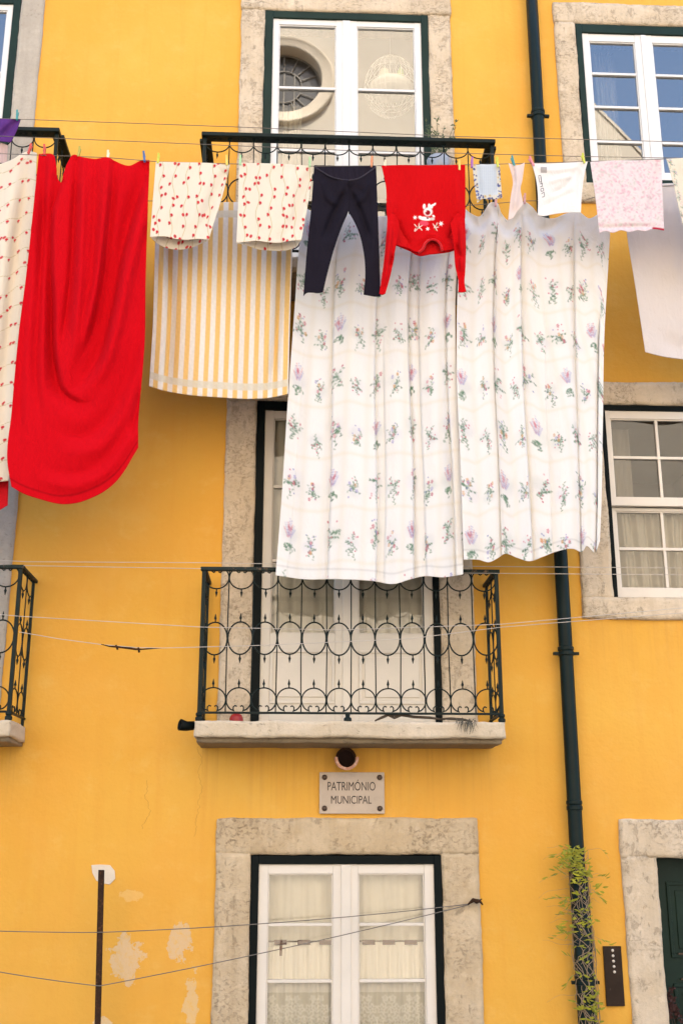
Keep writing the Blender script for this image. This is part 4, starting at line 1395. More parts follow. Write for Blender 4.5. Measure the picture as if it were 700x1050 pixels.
# ---- rosebud sheet at the left edge
rb = Cloth([(-70, 150), (-50, 163), (-25, 172), (0, 168.5), (14, 163), (24, 157), (30, 155), (38, 157)], [(38, 157), (35, 240), (27, 330), (16, 430), (9, 493)],
           [(-80, 500), (-30, 497), (9, 493)], [(-70, 150), (-75, 330), (-80, 500)], DC - .11, 220, 420,
           [('p', [(30, 158), (20, 240), (8, 340), (4, 480)], 8, 6, -.03), ('p', [(20, 165), (6, 250), (-5, 400)], 8, 8, .03), ('p', [(-20, 175), (-25, 480)], 10, 10, -.03)], wav=.015, wscale=25, seed=81)
rb.fill(CREAM, .01)
rosebuds(rb, .12, .072, 5, True)
rb.build('sheet', M['cotton'], label='cream rosebud sheet at the left edge partly behind the red sheet', cat='sheet', group=GL)
rt = Cloth([(-80, 440), (10, 440)], [(10, 440), (9.5, 480), (8.3, 518)], [(-90, 536), (-30, 531), (0, 523), (8.3, 518)], [(-80, 440), (-90, 536)], DC - .16, 60, 60, wav=.01, seed=85)
rt.fill((.50, .008, .015))
rt.build('red_cloth', M['red_cotton'], label='small piece of red cloth hanging below the rosebud sheet', cat='cloth', group=GL)
pp_ = Cloth([(-60, 118), (-20, 120.5), (0, 121.7), (21.5, 122.6)], [(21.5, 122.6), (17, 135), (11.5, 146)], [(-60, 143), (-20, 146), (0, 145), (11.5, 146)], [(-60, 118), (-60, 143)], .62, 90, 60,
            [('p', [(20, 123), (8, 134), (0, 142)], 4, 3, -.02), ('p', [(8, 123), (0, 133), (-10, 140)], 4, 4, .015)], wav=.006, wscale=12, seed=91)
pp_.fill((.085, .028, .16), .04)
pp_.build('purple_garment', M['jersey'], label='dark purple garment folded over the line at the top left', cat='garment', group=GL)
pm_ = Cloth([(-40, 143), (0, 146), (8.5, 149)], [(8.5, 149), (7, 168)], [(-40, 168), (0, 167), (7, 168)], [(-40, 143), (-40, 168)], .60, 50, 30, [('s', 4, .008, 0, 0)], wav=.004, wscale=8, seed=95)
pm_.fill((.6, .5, .5))
pm_.build('pink_garment', M['mesh_pink'], label='sheer pale pink garment peeping out below the purple one', cat='garment', group=GL)

# ---- leggings
lg_c = P(354, 171, DC)
lg = empty('leggings', (lg_c[0], -DC, Z(354, 303, DC)), 'black leggings pegged up by the waistband', 'leggings', GL)
BLK = (.011, .009, .015)
def part(c, name, mat, parent, col, solid=.006, var=.03):
    c.fill(col, var)
    return c.build(name, mat, parent, solid=solid)
# front: left half and right half meet along the centre seam
part(Cloth([(322, 170.5), (330, 176), (340, 181.5), (352, 184.5), (357, 185)], [(357, 185), (357, 203), (357, 217), (353, 226), (346, 244), (338, 271), (331, 299.5)],
           [(311, 303.5), (314, 300.5), (320, 300), (326, 300.5), (331, 299.5)], [(322, 170.5), (319, 214), (314.5, 258), (311, 303.5)], DC, 60, 150,
           [('p', [(326, 178), (326, 230), (321, 295)], 5, 5, .012), ('p', [(356, 192), (340, 222), (330, 250)], 3, 5, -.028), ('p', [(330, 182), (338, 205), (350, 212)], 3, 4, .016), ('p', [(356, 212), (345, 236), (338, 262)], 3, 4, .010)], wav=.011, wscale=12, seed=101, crumple=.003), 'leg', M['jersey'], lg, BLK)
part(Cloth([(357, 185), (366, 183.5), (374, 179.5), (380, 175), (385.5, 171)], [(385.5, 171), (387, 217), (388.5, 260), (390, 304)],
           [(372.5, 302), (378, 303), (384, 304), (390, 304)], [(357, 185), (357, 203), (357.5, 217), (362, 225), (368.5, 240), (373, 261), (374.3, 283), (372.5, 302)], DC, 60, 150,
           [('p', [(380, 180), (384, 230), (384, 300)], 4, 4, .010), ('p', [(358, 194), (370, 218), (380, 250)], 4, 3, -.028), ('p', [(380, 184), (372, 202), (360, 212)], 3, 4, .016), ('p', [(358, 190), (376, 200)], 4, 4, -.008)], wav=.011, wscale=12, seed=102, crumple=.003), 'leg', M['jersey'], lg, BLK)
# rear of the waist standing above the sagging front
part(Cloth([(322, 169.7), (340, 170), (354, 170.3), (385.5, 170.5)], [(385.5, 170.5), (385.3, 178)], [(322.5, 178), (340, 188), (354, 191), (370, 188), (385.3, 178)], [(322, 169.7), (322.5, 178)], DC - .035, 60, 30,
           [('s', 9, .004, 0, 0)], wav=.004, wscale=9, seed=103), 'waistband', M['jersey'], lg, (.016, .013, .022))
m = MB()
m.tube([P(a, b, DC + .004) for a, b in smooth_curve([(322, 170.7), (330, 176), (340, 181.5), (352, 184.5), (357, 185), (366, 183.5), (374, 179.5), (380, 175), (385.5, 171)], 30)], .005, 6)
m.build('waist_hem', fabric('dark hem', 0, col=(.03, .025, .038)), lg, smooth=True)

# ---- red jumper, pegged by its bottom hem so it hangs upside down
jc = P(434, 170, DC)
jr = empty('jumper', (jc[0], -DC, Z(434, 302, DC)), 'red jumper with a white reindeer motif hanging upside down', 'jumper', GL)
JR = (.47, .002, .004)
part(Cloth([(391, 170), (410, 169.4), (430, 169.5), (450, 169.4), (476.5, 169)], [(476.5, 169), (476.8, 200), (476, 228), (473, 245), (468, 256)],
           [(402, 250), (409, 253), (419, 257), (430, 262.5), (440, 261), (450, 260), (460, 258.5), (468, 256)], [(391, 170), (395, 188), (397, 224), (400, 238), (402, 250)], DC - .03, 60, 60, wav=.004, seed=110), 'back_panel', M['knit'], jr, (.50, .005, .007))
fr = Cloth([(391, 170), (410, 169.5), (430, 169.6), (450, 169.4), (476.5, 169)], [(476.5, 169), (476.8, 200), (476, 228), (473, 242), (468, 254)],
           [(402, 249.5), (409, 252), (418, 254.5), (428, 258.5), (434, 254), (436, 249), (441, 245.5), (447, 246), (451, 250), (453, 256.5), (460, 256.5), (468, 254)],
           [(391, 170), (395, 188), (397, 224), (400, 238), (402, 249.5)], DC, 220, 200,
           [('p', [(404, 224), (408, 238), (414, 248), (424, 252)], 4, 5, -.035), ('p', [(468, 222), (465, 238), (460, 250)], 4, 4, -.035), ('p', [(466, 175), (468, 215), (463, 245)], 5, 4, .012), ('p', [(400, 200), (402, 228), (412, 244)], 5, 5, .012), ('p', [(426, 250), (440, 240), (456, 250)], 4, 3, .012)], wav=.013, wscale=15, seed=111, crumple=.003)
fr.fill(JR, .02)
def J(x, y, a, b, ang, col, al=1.0): fr.ell(x, y, a, b, ang, col, al, .25, 'px')
WH = (.80, .76, .74)
# reindeer-like animal: head, ears, antler, scarf, body, legs; flakes and twigs round it
J(438.5, 217.3, 4.4, 4.3, 0, WH); J(438.3, 218.2, 2.7, 2.6, 0, (.26, .004, .01)); J(436.6, 217, .6, .6, 0, (.8, .5, .5))
J(434.6, 211.8, 1.4, 2.6, .1, WH); J(439.8, 211.6, 1.4, 2.6, -.1, WH); J(443.4, 210.6, 3.0, 1.0, -.35, WH); J(445.2, 209.4, 1.7, .8, -.7, WH); J(442.4, 212.4, 1.0, 1.7, .3, WH)
J(435.5, 224.4, 6.2, 1.9, .12, WH); J(430.5, 222.8, 1.9, 1.3, .2, WH); J(443, 224.6, 2.3, 1.5, 0, (.55, .48, .44)); J(444.2, 221.8, 1.6, 1.0, .7, WH)
J(434.5, 229, 4.6, 2.6, .15, (.66, .06, .10)); J(438.0, 223.8, 1.4, .8, .3, (.12, .02, .03))
for (x, y, r) in ((425.3, 223.2, 2.1), (451.8, 229.5, 2.5), (438.2, 234.8, 2.0)):
    for k in range(3):
        a = k * PI / 3 + .2
        fr.stroke((x - r * math.cos(a), y - r * math.sin(a)), (x + r * math.cos(a), y + r * math.sin(a)), .42, WH, .95, 'px')
    J(x, y, r * .55, r * .55, 0, WH)
for pts in ([(424.5, 230), (427, 233), (431, 234.5)], [(425, 237.5), (428, 234.5), (433, 231)], [(426, 234), (424.5, 237)], [(431, 234.5), (432.5, 236.5)], [(443.5, 229.5), (446, 233.5), (448, 237)], [(446, 233.5), (449.5, 233)], [(444.5, 234), (447, 231), (448, 228.5)], [(429.5, 229), (429, 234)]):
    for a, b in zip(pts[:-1], pts[1:]): fr.stroke(a, b, .48, (.70, .62, .56), .9, 'px')
for (x, y) in ((428, 233.6), (446, 235.5), (447.6, 231.4)): J(x, y, .8, .8, 0, (.05, .16, .05), .9)
fr.build('front_panel', M['knit'], jr, solid=.004)
part(Cloth([(397, 224), (402, 219), (409, 228)], [(409, 228), (407.5, 243), (405, 256), (402.5, 271), (398.8, 287), (395, 301)], [(388.6, 301), (391.5, 302.3), (395, 301)], [(397, 224), (395.2, 254), (392.2, 279), (388.8, 301)], DC + .045, 40, 110,
           [('p', [(401, 230), (398, 258), (395, 285), (391, 300)], 2.2, 2.2, .028), ('p', [(402, 262), (398, 275)], 2, 2, -.02)], wav=.006, wscale=9, seed=112), 'sleeve', M['knit'], jr, JR)
part(Cloth([(461.5, 229), (469, 219), (476.3, 226)], [(476.3, 226), (477.2, 254), (476.4, 280), (476, 291), (477.6, 299)], [(470.2, 299.7), (474, 299.8), (477.6, 299)], [(461.5, 229), (463.5, 243), (465, 256), (466, 272), (469.2, 289), (469, 299.7)], DC + .045, 40, 110,
           [('p', [(472, 230), (473, 258), (473, 285)], 2.2, 2.2, .028), ('p', [(468, 250), (474, 268)], 2, 2, -.018)], wav=.006, wscale=9, seed=113), 'sleeve', M['knit'], jr, JR)
m = MB()
m.tube([P(a, b, DC + .006) for a, b in smooth_curve([(429, 259), (433.5, 255), (436, 249.5), (441, 246), (447, 246.5), (451, 250.5), (452.8, 257)], 24)], .008, 6)
m.build('collar', fabric('red rib', 0, col=(.50, .005, .008)), jr, smooth=True)

# ---- small things on the right half of the front line
bc = Cloth([(484, 169), (491, 168.4), (498, 168.8), (512, 168)], [(512, 168), (513, 185), (514.5, 203)], [(489, 208), (494, 204), (502, 204.5), (514.5, 203)], [(484, 169), (486, 188), (489, 208)], DC, 100, 120,
           [('p', [(489, 170), (492, 204)], 3, 3, -.012), ('p', [(509, 170), (510, 202)], 3, 3, -.012)], wav=.005, wscale=9, seed=121)
bc.fill((.56, .62, .68), .03)
edge = np.minimum(np.minimum(bc.U, 1 - bc.U) * .165, (1 - bc.V) * .21)
band = (1 - sm(.022, .026, edge))[..., None]
bc.C[:] = bc.C * (1 - band) + np.array((.64, .62, .56)) * band
rr = random.Random(3)
for k in range(64):
    side = k % 3
    u = rr.random()
    i, j = int(rr.uniform(0, 119)), int(rr.uniform(0, 99))
    if side == 0: j = rr.randint(0, 12)
    elif side == 1: j = rr.randint(88, 99)
    else: i = rr.randint(106, 119)
    bc.ell(bc.PX[i, j], bc.PY[i, j], rr.uniform(.7, 1.4), rr.uniform(.6, 1.1), rr.uniform(0, 3), rr.choice([(.05, .07, .24), (.08, .12, .34), (.07, .08, .22), (.58, .42, .14)]), .9, .25, 'px')
for i in range(20):
    for j in range(9): bc.ell(492 + j * 2.0, 171.5 + i * 1.55, .45, .35, 0, (.36, .43, .56), .5, .25, 'px')
bc.build('cloth', M['cotton'], label='small pale blue cloth with a dark blue dotted ruffle edge', cat='cloth', group=GL)
ps = Cloth([(521, 167.5), (527, 169.5), (532, 169.3), (537.5, 166.8)], [(537.5, 166.8), (535, 185), (533.2, 193), (535, 204), (536, 210)], [(520.5, 226), (525, 224), (529, 218), (536, 210)], [(521, 167.5), (525.5, 187), (523.5, 200), (520.5, 226)], DC, 50, 90,
           [('p', [(529, 170), (530, 190), (526, 220)], 3, 3, .018), ('p', [(526, 172), (528, 190)], 2, 2, -.014)], wav=.006, wscale=8, seed=131)
ps.fill((.73, .62, .585), .03)
ps.build('garment', M['cotton'], label='thin pale pink garment bunched up under a teal peg', cat='garment', group=GL)
wp = Cloth([(544.5, 167), (560, 167.4), (580, 167), (602, 165.4)], [(602, 165.4), (598.5, 180), (596, 200), (595, 218)], [(551, 220.5), (556, 221.6), (565, 220), (580, 218), (595, 218)], [(544.5, 167), (549, 183), (551, 200), (551, 220.5)], DC, 160, 150,
           [('p', [(590, 175), (578, 192), (562, 200)], 3, 3, -.010), ('p', [(560, 187), (575, 183), (592, 180)], 3, 3, .008), ('p', [(555, 214), (570, 205), (592, 196)], 3, 4, -.010), ('p', [(594, 172), (592, 214)], 3, 4, -.014), ('p', [(548, 171), (560, 174), (598, 170)], 3, 3, .008)], wav=.006, wscale=13, seed=141)
wp.fill((.79, .775, .765), .008)
def box_print(c, x0, x1, y0, y1, col, al=.9):
    k = (sm(x0 - .4, x0 + .4, c.PX) * (1 - sm(x1 - .4, x1 + .4, c.PX)) * sm(y0 - .4, y0 + .4, c.PY) * (1 - sm(y1 - .4, y1 + .4, c.PY)) * al)[..., None]
    c.C[:] = c.C * (1 - k) + np.array(col) * k
box_print(wp, 553.8, 560.2, 171.4, 177.4, (.36, .34, .34))
box_print(wp, 555.2, 558.8, 172.6, 174.2, (.46, .44, .43))
INK = (.10, .09, .10)
def outline(pts, w=.42):
    for a, b in zip(pts[:-1], pts[1:]): wp.stroke(a, b, w, INK, .85, 'px')
outline([(551.6, 180.4), (553.8, 180), (554.6, 186.4), (552.6, 187), (551.6, 180.4)])
outline([(554.2, 181), (554.8, 189)])
outline([(552.8, 189), (555.6, 187.8), (555.2, 191.2), (553.4, 191.8), (556.2, 191)])
outline([(553.8, 194), (556.4, 192.8), (557, 195.6), (554.4, 196.6), (553.8, 194)])
outline([(554.4, 199.2), (557.4, 197), (557.8, 201.6), (555.2, 202.4)])
wp.build('pillowcase', M['cotton'], label='plain white pillowcase with a grey square and black lettering on its edge', cat='pillowcase', group=GL)
pf = Cloth([(604.7, 166.3), (630, 164.6), (655, 164.6), (677.5, 163.6)], [(677.5, 163.6), (678.5, 195), (680.3, 236.3)], [(614, 239), (620, 237), (628, 238.6), (636, 236), (645, 238), (653, 236), (661, 237.2), (668, 235), (680.3, 236.3)], [(604.7, 166.3), (609, 195), (614, 239)], DC, 220, 210,
           [('p', [(674, 168), (668, 200), (662, 232)], 4, 4, -.014), ('p', [(612, 234), (645, 233), (678, 232)], 2, 3, -.012)], wav=.007, wscale=18, seed=151)
pf.fill((.75, .67, .68), .01)
rr = random.Random(8)
for k in range(1100):
    s, t = rr.uniform(0, .46), rr.uniform(0, .46)
    col = rr.choice([(.66, .36, .45), (.70, .46, .53), (.62, .30, .40), (.76, .70, .70), (.78, .73, .72), (.50, .52, .46), (.72, .52, .57)])
    pf.ell(s, t, rr.uniform(.005, .013), rr.uniform(.003, .008), rr.uniform(0, 3.1), col, rr.uniform(.2, .55), .6)
b = (sm(.94, .965, pf.V) * .28 * (.6 + .4 * np.sin(pf.S * 160)))[..., None]
pf.C[:] = pf.C * (1 - b) + np.array((.66, .36, .42)) * b
k = (sm(.965, .985, pf.V) * sm(.80, .84, pf.U))[..., None]
pf.C[:] = pf.C * (1 - k) + np.array((.42, .02, .05)) * k
pf.build('pillowcase', M['cotton'], label='pink flowered pillowcase with a frilled hem and red corner', cat='pillowcase', group=GL)
wsht = Cloth([(640, 190), (676, 188.5), (687, 188), (720, 190), (775, 186)], [(775, 186), (774, 280), (772, 366)], [(661, 361), (670, 363.5), (679.5, 365.7), (700, 368.5), (735, 371), (772, 366)], [(640, 190), (642, 237.6), (648.8, 281), (661, 361)], DD, 160, 220,
             [('p', [(690, 200), (688, 300)], 12, 12, .02), ('p', [(676, 345), (694, 356), (725, 352)], 9, 10, -.016)], wav=.014, wscale=30, seed=161)
wsht.fill((.71, .655, .63), .01)
wsht.build('sheet', M['thin_cotton'], label='plain off white sheet hanging at the right edge behind the pink pillowcase', cat='sheet', group=GL)
fl2 = Cloth([(682.5, 163), (700, 162), (740, 163), (780, 160)], [(780, 160), (780, 262)], [(701, 236), (740, 250), (780, 262)], [(682.5, 163), (690, 189), (695, 212), (701, 236)], DC, 110, 110, [('p', [(694, 166), (704, 234)], 5, 5, -.014)], wav=.008, wscale=16, seed=171)
fl2.fill((.76, .71, .60), .01)
random.seed(44)
for (u_, v_) in ((.03, .06), (.05, .2), (.03, .34), (.035, .52), (.06, .66), (.035, .78), (.045, .92)):
    i, j = int(v_ * 109), int(u_ * 109)
    bouquet(fl2, fl2.S[i, j], fl2.TT[i, j], 2 if v_ < .4 else 1, .62, .95)
fl2.build('tablecloth', M['cotton'], label='cream cloth with a flowered border hanging at the right edge', cat='cloth', group=GL)

# ------------------------------------------------------------------ washing lines and pegs
GLN = 'washing lines across the upper floor'
def wline(pl, d, label): wire('washing_line', line_pts(pl, d), .0023, M['wire'], label, 'washing line', GLN)
wline([(-90, 154), (0, 157.5), (40, 159), (110, 161.5), (165, 166), (240, 168), (320, 170.5), (392, 169.8), (476, 169), (540, 167.5), (602, 165.5), (680, 163), (790, 160)], DC - .004, 'front washing line carrying the red sheet, leggings and jumper')
wline([(-90, 204), (60, 205), (160, 206), (240, 208), (301, 209), (392, 214), (475, 211), (540, 206), (600, 205), (640, 192), (790, 187)], DD - .004, 'rear washing line carrying the curtains and striped towel')
wline([(-90, 116), (0, 121.5), (44, 123), (240, 130), (470, 140), (560, 142), (700, 145.5), (790, 147)], .62, 'highest washing line, carrying the purple garment')
wline([(-90, 136), (0, 139.5), (65, 142), (209, 148), (350, 154), (506, 158), (600, 160.5), (690, 162), (790, 163)], .70, 'empty washing line just above the laid-out pillowcases')

PEGC = {'red': (.55, .05, .04), 'teal': (.03, .25, .27), 'olive': (.36, .33, .05), 'yellow': (.62, .50, .10), 'blue': (.03, .10, .30), 'lime': (.52, .55, .05), 'mint': (.34, .55, .30),
        'orange': (.65, .25, .12), 'white': (.72, .66, .50), 'purple': (.32, .10, .38), 'pink': (.62, .20, .24), 'rose': (.66, .36, .36)}
PEGM = {k: simple(k + ' plastic', v, .4, .1, 20) for k, v in PEGC.items()}


def peg(px, py, col, label, d=DC, tilt=0.0, L=.066):
    """a sprung plastic clothes peg, gripping with its lower half"""
    c = P(px, py, d)
    m = MB()
    ca, sa = math.cos(tilt), math.sin(tilt)
    w = .0062
    for s in (-1, 1):                                 # two arms that splay at the top
        prof = [(-.5, .0035), (-.15, .0042), (.0, .0035), (.5, .012)]
        vs = []
        for (h, off) in prof:
            for (dx, dy) in ((-w, 0), (w, 0), (w, .0045), (-w, .0045)):
                x, z = dx, h * L
                vs.append((c[0] + x * ca + z * sa, c[1] + s * (off + dy), c[2] - x * sa + z * ca))
        fs = [[0, 1, 2, 3], [15, 14, 13, 12]]
        for k in range(3):
            for j in range(4): fs.append([k * 4 + j, k * 4 + 4 + j, k * 4 + 4 + (j + 1) % 4, k * 4 + (j + 1) % 4])
        m.add(vs, fs)
    m.tube([(c[0] - w * 1.3, c[1], c[2] + .004), (c[0] + w * 1.3, c[1], c[2] + .004)], .0058, 8)
    return meta(m.build('clothes_peg', PEGM[col], bevel=.0012), label, 'clothes peg', 'clothes pegs')


peg(18, 118.5, 'teal', 'teal peg on the purple garment at top left', .62)
peg(31, 153, 'red', 'red peg tilted on the rosebud sheet at left', DC - .06, .25)
peg(46, 154, 'red', 'red peg at the left end of the big red sheet', DC, -.05)
peg(81.5, 156, 'olive', 'olive peg between the first folds of the red sheet', DC, .1)
peg(111, 160, 'white', 'whitish peg in the middle of the red sheet top', DC)
peg(148, 161, 'blue', 'blue peg at the right corner of the red sheet', DC, -.12)
peg(162.5, 163, 'lime', 'yellow green peg at the left corner of the first rosebud pillowcase', DC, .05)
peg(232.5, 165, 'yellow', 'yellow peg at the right corner of the first rosebud pillowcase', DC, -.08)
peg(246.5, 165, 'mint', 'mint green peg at the left corner of the second rosebud pillowcase', DC)
peg(317.5, 167, 'mint', 'mint green peg between rosebud pillowcase and black leggings', DC)
peg(381, 166, 'orange', 'orange peg on the right of the leggings waistband', DC, .05)
peg(394.5, 170, 'white', 'cream peg at the left hem corner of the red jumper', DC, .04)
peg(470.5, 170, 'yellow', 'yellow peg at the right hem corner of the red jumper', DC, 0)
peg(483.5, 167, 'purple', 'purple peg at the left corner of the small blue cloth', DC, .05)
peg(509.5, 167, 'lime', 'yellow green peg at the right corner of the small blue cloth', DC, -.06)
peg(525.5, 165.5, 'teal', 'teal peg holding the thin pale pink garment', DC, -.22)
peg(544.5, 166, 'pink', 'pink peg at the left corner of the plain white pillowcase', DC, -.4)
peg(597.5, 163, 'lime', 'yellow green peg at the right corner of the plain white pillowcase', DC, -.15)
peg(537.5, 204, 'rose', 'rose pink peg on the shorter floral curtain below the pale pink garment', DD + .04, .05)
peg(508, 207, 'rose', 'rose pink peg on the shorter floral curtain below the blue cloth', DD + .04, .1)

# ------------------------------------------------------------------ inside the windows
def hang(label, x0, x1, z0, z1, y, n, amp, mat, nu=160, nv=30, gather=0.0, seed=0, name='curtain', cat='curtain'):
    vs = []
    r = np.random.default_rng(seed)
    ph = r.uniform(0, 6.28, 4)
    for j in range(nv):
        v = j / (nv - 1)
        for i in range(nu):
            u = i / (nu - 1)
            yy = y + amp * (math.sin(2 * PI * n * u + ph[0] + .4 * math.sin(v * 3)) + .5 * math.sin(2 * PI * n * 2.3 * u + ph[1]) + .3 * math.sin(2 * PI * n * .37 * u + ph[2]))
            vs.append((x0 + (x1 - x0) * (u + gather * v * .1 * math.sin(u * 9)), yy, z1 + (z0 - z1) * v))
    fs = [[j * nu + i, j * nu + i + 1, (j + 1) * nu + i + 1, (j + 1) * nu + i] for j in range(nv - 1) for i in range(nu - 1)]
    return meta(link(name, vs, fs, mat, smooth=True), label, cat)


M['sheer_white'] = sheer('white voile', (.80, .775, .70), .10)
M['sheer_grey'] = sheer('greyish voile', (.62, .58, .50), .10)
M['sheer_dim'] = sheer('dim grey linen', (.30, .275, .24), .05)
M['sheer_door'] = sheer('grey door curtain', (.80, .77, .68), .0)
M['voile'] = sheer('thin voile', (.6, .6, .58), .62)
M['net'] = sheer('cream net', (.86, .82, .71), .03)
hang('plain cream net curtain filling the top of the ground floor window', OG[0] + .04, OG[1] - .04, OG[2], OG[3] - .06, .10, 7, .010, M['net'], seed=1)
# cafe curtain with a lace lower half and brown tabs
cz1, cz0 = Z(355, 967), OG[2] + .02
nu, nv = 420, 260
us, vs_ = np.linspace(0, 1, nu)[None, :], np.linspace(0, 1, nv)[:, None]
cx0, cx1 = OG[0] + .05, OG[1] - .05
XX = cx0 + (cx1 - cx0) * us + 0 * vs_
ZZ = cz1 + (cz0 - cz1) * vs_ + 0 * us
YY = .058 + .006 * np.sin(2 * PI * 12 * us + 1) * (1 - .4 * vs_) + .004 * np.sin(2 * PI * 27 * us)
# raised embroidery: scrolled medallions repeated along the width
lace = np.zeros_like(XX)
pitch_x = .135
zc = Z(355, 1036)
for k in range(-1, int((cx1 - cx0) / pitch_x) + 2):
    mx = cx0 + .06 + k * pitch_x
    for (ox, oz, R_) in ((0, .03, .030), (-.042, .0, .024), (.042, .0, .024), (0, -.035, .034), (-.05, -.06, .026), (.05, -.06, .026), (-.022, .055, .014), (.022, .055, .014), (0, -.1, .03), (-.04, -.12, .03), (.04, -.12, .03)):
        rr_ = np.hypot(XX - mx - ox, ZZ - zc - oz)
        an = np.arctan2(ZZ - zc - oz, XX - mx - ox)
        petal = R_ * (.78 + .22 * np.cos(5 * an + k))
        lace = np.maximum(lace, np.exp(-((rr_ - petal) / .0065) ** 2))
        lace = np.maximum(lace, .8 * (rr_ < R_ * .28))
YY = YY - .0008 * lace
mesh_col = np.array((.70, .67, .56)) * (1 - lace[..., None]) + np.array((.90, .875, .79)) * lace[..., None]
flat = ZZ > zc + .085
mesh_col = np.where(flat[..., None], np.array((.88, .85, .77)), mesh_col)
i = np.arange(nv - 1)[:, None] * nu + np.arange(nu - 1)[None]
fs = np.stack([i, i + 1, i + nu + 1, i + nu], -1).reshape(-1, 4)
M['lace'] = fabric('lace', .06, wr=.12)
lc = link('lace_curtain', np.stack([XX, YY, ZZ], -1).reshape(-1, 3), fs, M['lace'], smooth=True, attr=mesh_col.reshape(-1, 3), origin=((cx0 + cx1) / 2, .07, cz1))
meta(lc, 'short lace cafe curtain with brown tabs across the ground floor window', 'curtain')
M['tab'] = simple('brown ribbon', (.09, .018, .010), .8, .3, 30)
for px in (287.5, 311.5, 333.5, 362, 377.5, 398, 420.5, 440):
    c = P(px, 965.3, -.07)
    m = MB(); m.box(c[0] - .036, c[0] + .036, .040, .046, c[2] - .016, c[2] + .010)
    m.build('curtain_tab', M['tab'], lc, bevel=.002)
m = MB(); m.tube([(cx0 - .03, .078, cz1 + .004), (cx1 + .03, .078, cz1 + .004)], .004, 8); m.build('curtain_rod', M['stud'], lc)

hang('greyish curtain behind the glass of the middle balcony door', X(265, 600), X(448, 600), Z_SLAB + .1, Z(280, 425), .075, 6, .014, M['sheer_door'], seed=4)
hang('pleated pale curtain behind the lower panes of the sliding sash window', OS[0] + .03, OS[1] - .02, OS[2] + .01, Z(640, 517), .13, 9, .022, M['sheer_grey'], seed=5, gather=.2)
hang('straight pale blind behind the upper panes of the sliding sash window', OS[0] + .05, OS[0] + .27, Z(640, 512), OS[3] - .05, .30, 2, .004, M['sheer_dim'], seed=6, name='blind', cat='blind')
hang('narrow white curtain hanging inside the upper right window', X(624, 100), X(645, 100), OR[2], OR[3], .30, 3, .012, M['voile'], 60, seed=7)
hang('pale curtain strip hanging inside the upper balcony door', X(287, 75), X(310, 75), Z_SLAB2 + .1, Z(355, 60), .55, 3, .014, M['sheer_grey'], 60, seed=8)

# birdcage ornament inside the upper balcony door
M['cage'] = simple('white enamel wire', (.82, .80, .76), .35, .05, 10)
M['ceramic'] = simple('cream ceramic', (.78, .66, .52), .4, .1, 10)
M['toy_green'] = simple('light green plastic', (.35, .55, .12), .5, .1, 10)
bd = -.24
c = P(400.5, 92, bd)
R_ = (X(428, 90, bd) - X(373.5, 90, bd)) / 2
Ht = Z(400, 61, bd) - c[2]
bc_ = empty('birdcage', (c[0], c[1], c[2] - .14), 'white domed wire birdcage hanging behind the glass of the upper balcony door', 'birdcage')
m = MB()
for k in range(30):
    a = 2 * PI * k / 30
    m.tube([(c[0] + R_ * math.sin(t) * math.cos(a), c[1] + R_ * math.sin(t) * math.sin(a), c[2] + Ht * math.cos(t)) for t in np.linspace(.05, PI / 2, 12)], .0016, 4)
for t in (.25, .8, 1.2): m.tube([(c[0] + R_ * math.sin(t) * math.cos(a), c[1] + R_ * math.sin(t) * math.sin(a), c[2] + Ht * math.cos(t)) for a in np.linspace(0, 2 * PI, 40)[:-1]], .002, 4, closed=True)
m.tube([(c[0] + .022 * math.cos(a), c[1], c[2] + Ht + .022 + .022 * math.sin(a)) for a in np.linspace(0, 2 * PI, 16)[:-1]], .0025, 5, closed=True)
m.tube([(c[0], c[1], c[2] + Ht + .04), (c[0], c[1], c[2] + Ht + .75)], .0016, 4)
m.build('wire_dome', M['cage'], bc_, smooth=True)
m = MB()
Hb = c[2] - Z(400, 117, bd)
for k in range(30):
    a = 2 * PI * k / 30
    m.tube([(c[0] + R_ * .97 * math.sin(t) * math.cos(a), c[1] + R_ * .97 * math.sin(t) * math.sin(a), c[2] - Hb * math.cos(t)) for t in np.linspace(.25, PI / 2, 8)], .0016, 4)
for t in (.25, .9, 1.25, 1.55): m.tube([(c[0] + R_ * .97 * math.sin(t) * math.cos(a), c[1] + R_ * .97 * math.sin(t) * math.sin(a), c[2] - Hb * math.cos(t)) for a in np.linspace(0, 2 * PI, 40)[:-1]], .0022, 4, closed=True)
m.build('wire_base', M['cage'], bc_, smooth=True)
m = MB(); m.lathe([(R_ * .80, .018), (R_ * .84, .012), (R_ * .74, -.012), (R_ * .5, -.026), (.01, -.03)], c, 32); m.build('tray', M['cage'], bc_, smooth=True)
cc = P(394, 90, bd - .02)
m = MB(); m.lathe([(.035, 0), (.033, .03), (.044, .08), (.043, .13), (.03, .17), (.008, .19)], (cc[0], cc[1], c[2] + .012), 16); m.build('figure', M['ceramic'], bc_, smooth=True)
cc = P(410.5, 78, bd - .02)
m = MB(); m.lathe([(.012, 0), (.028, .03), (.024, .07), (.01, .1)], (cc[0], cc[1], cc[2] - .03), 12); m.tube([(cc[0], cc[1], cc[2] + .06), (cc[0], cc[1], c[2] + Ht * .93)], .002, 4); m.build('toy', M['toy_green'], bc_, smooth=True)

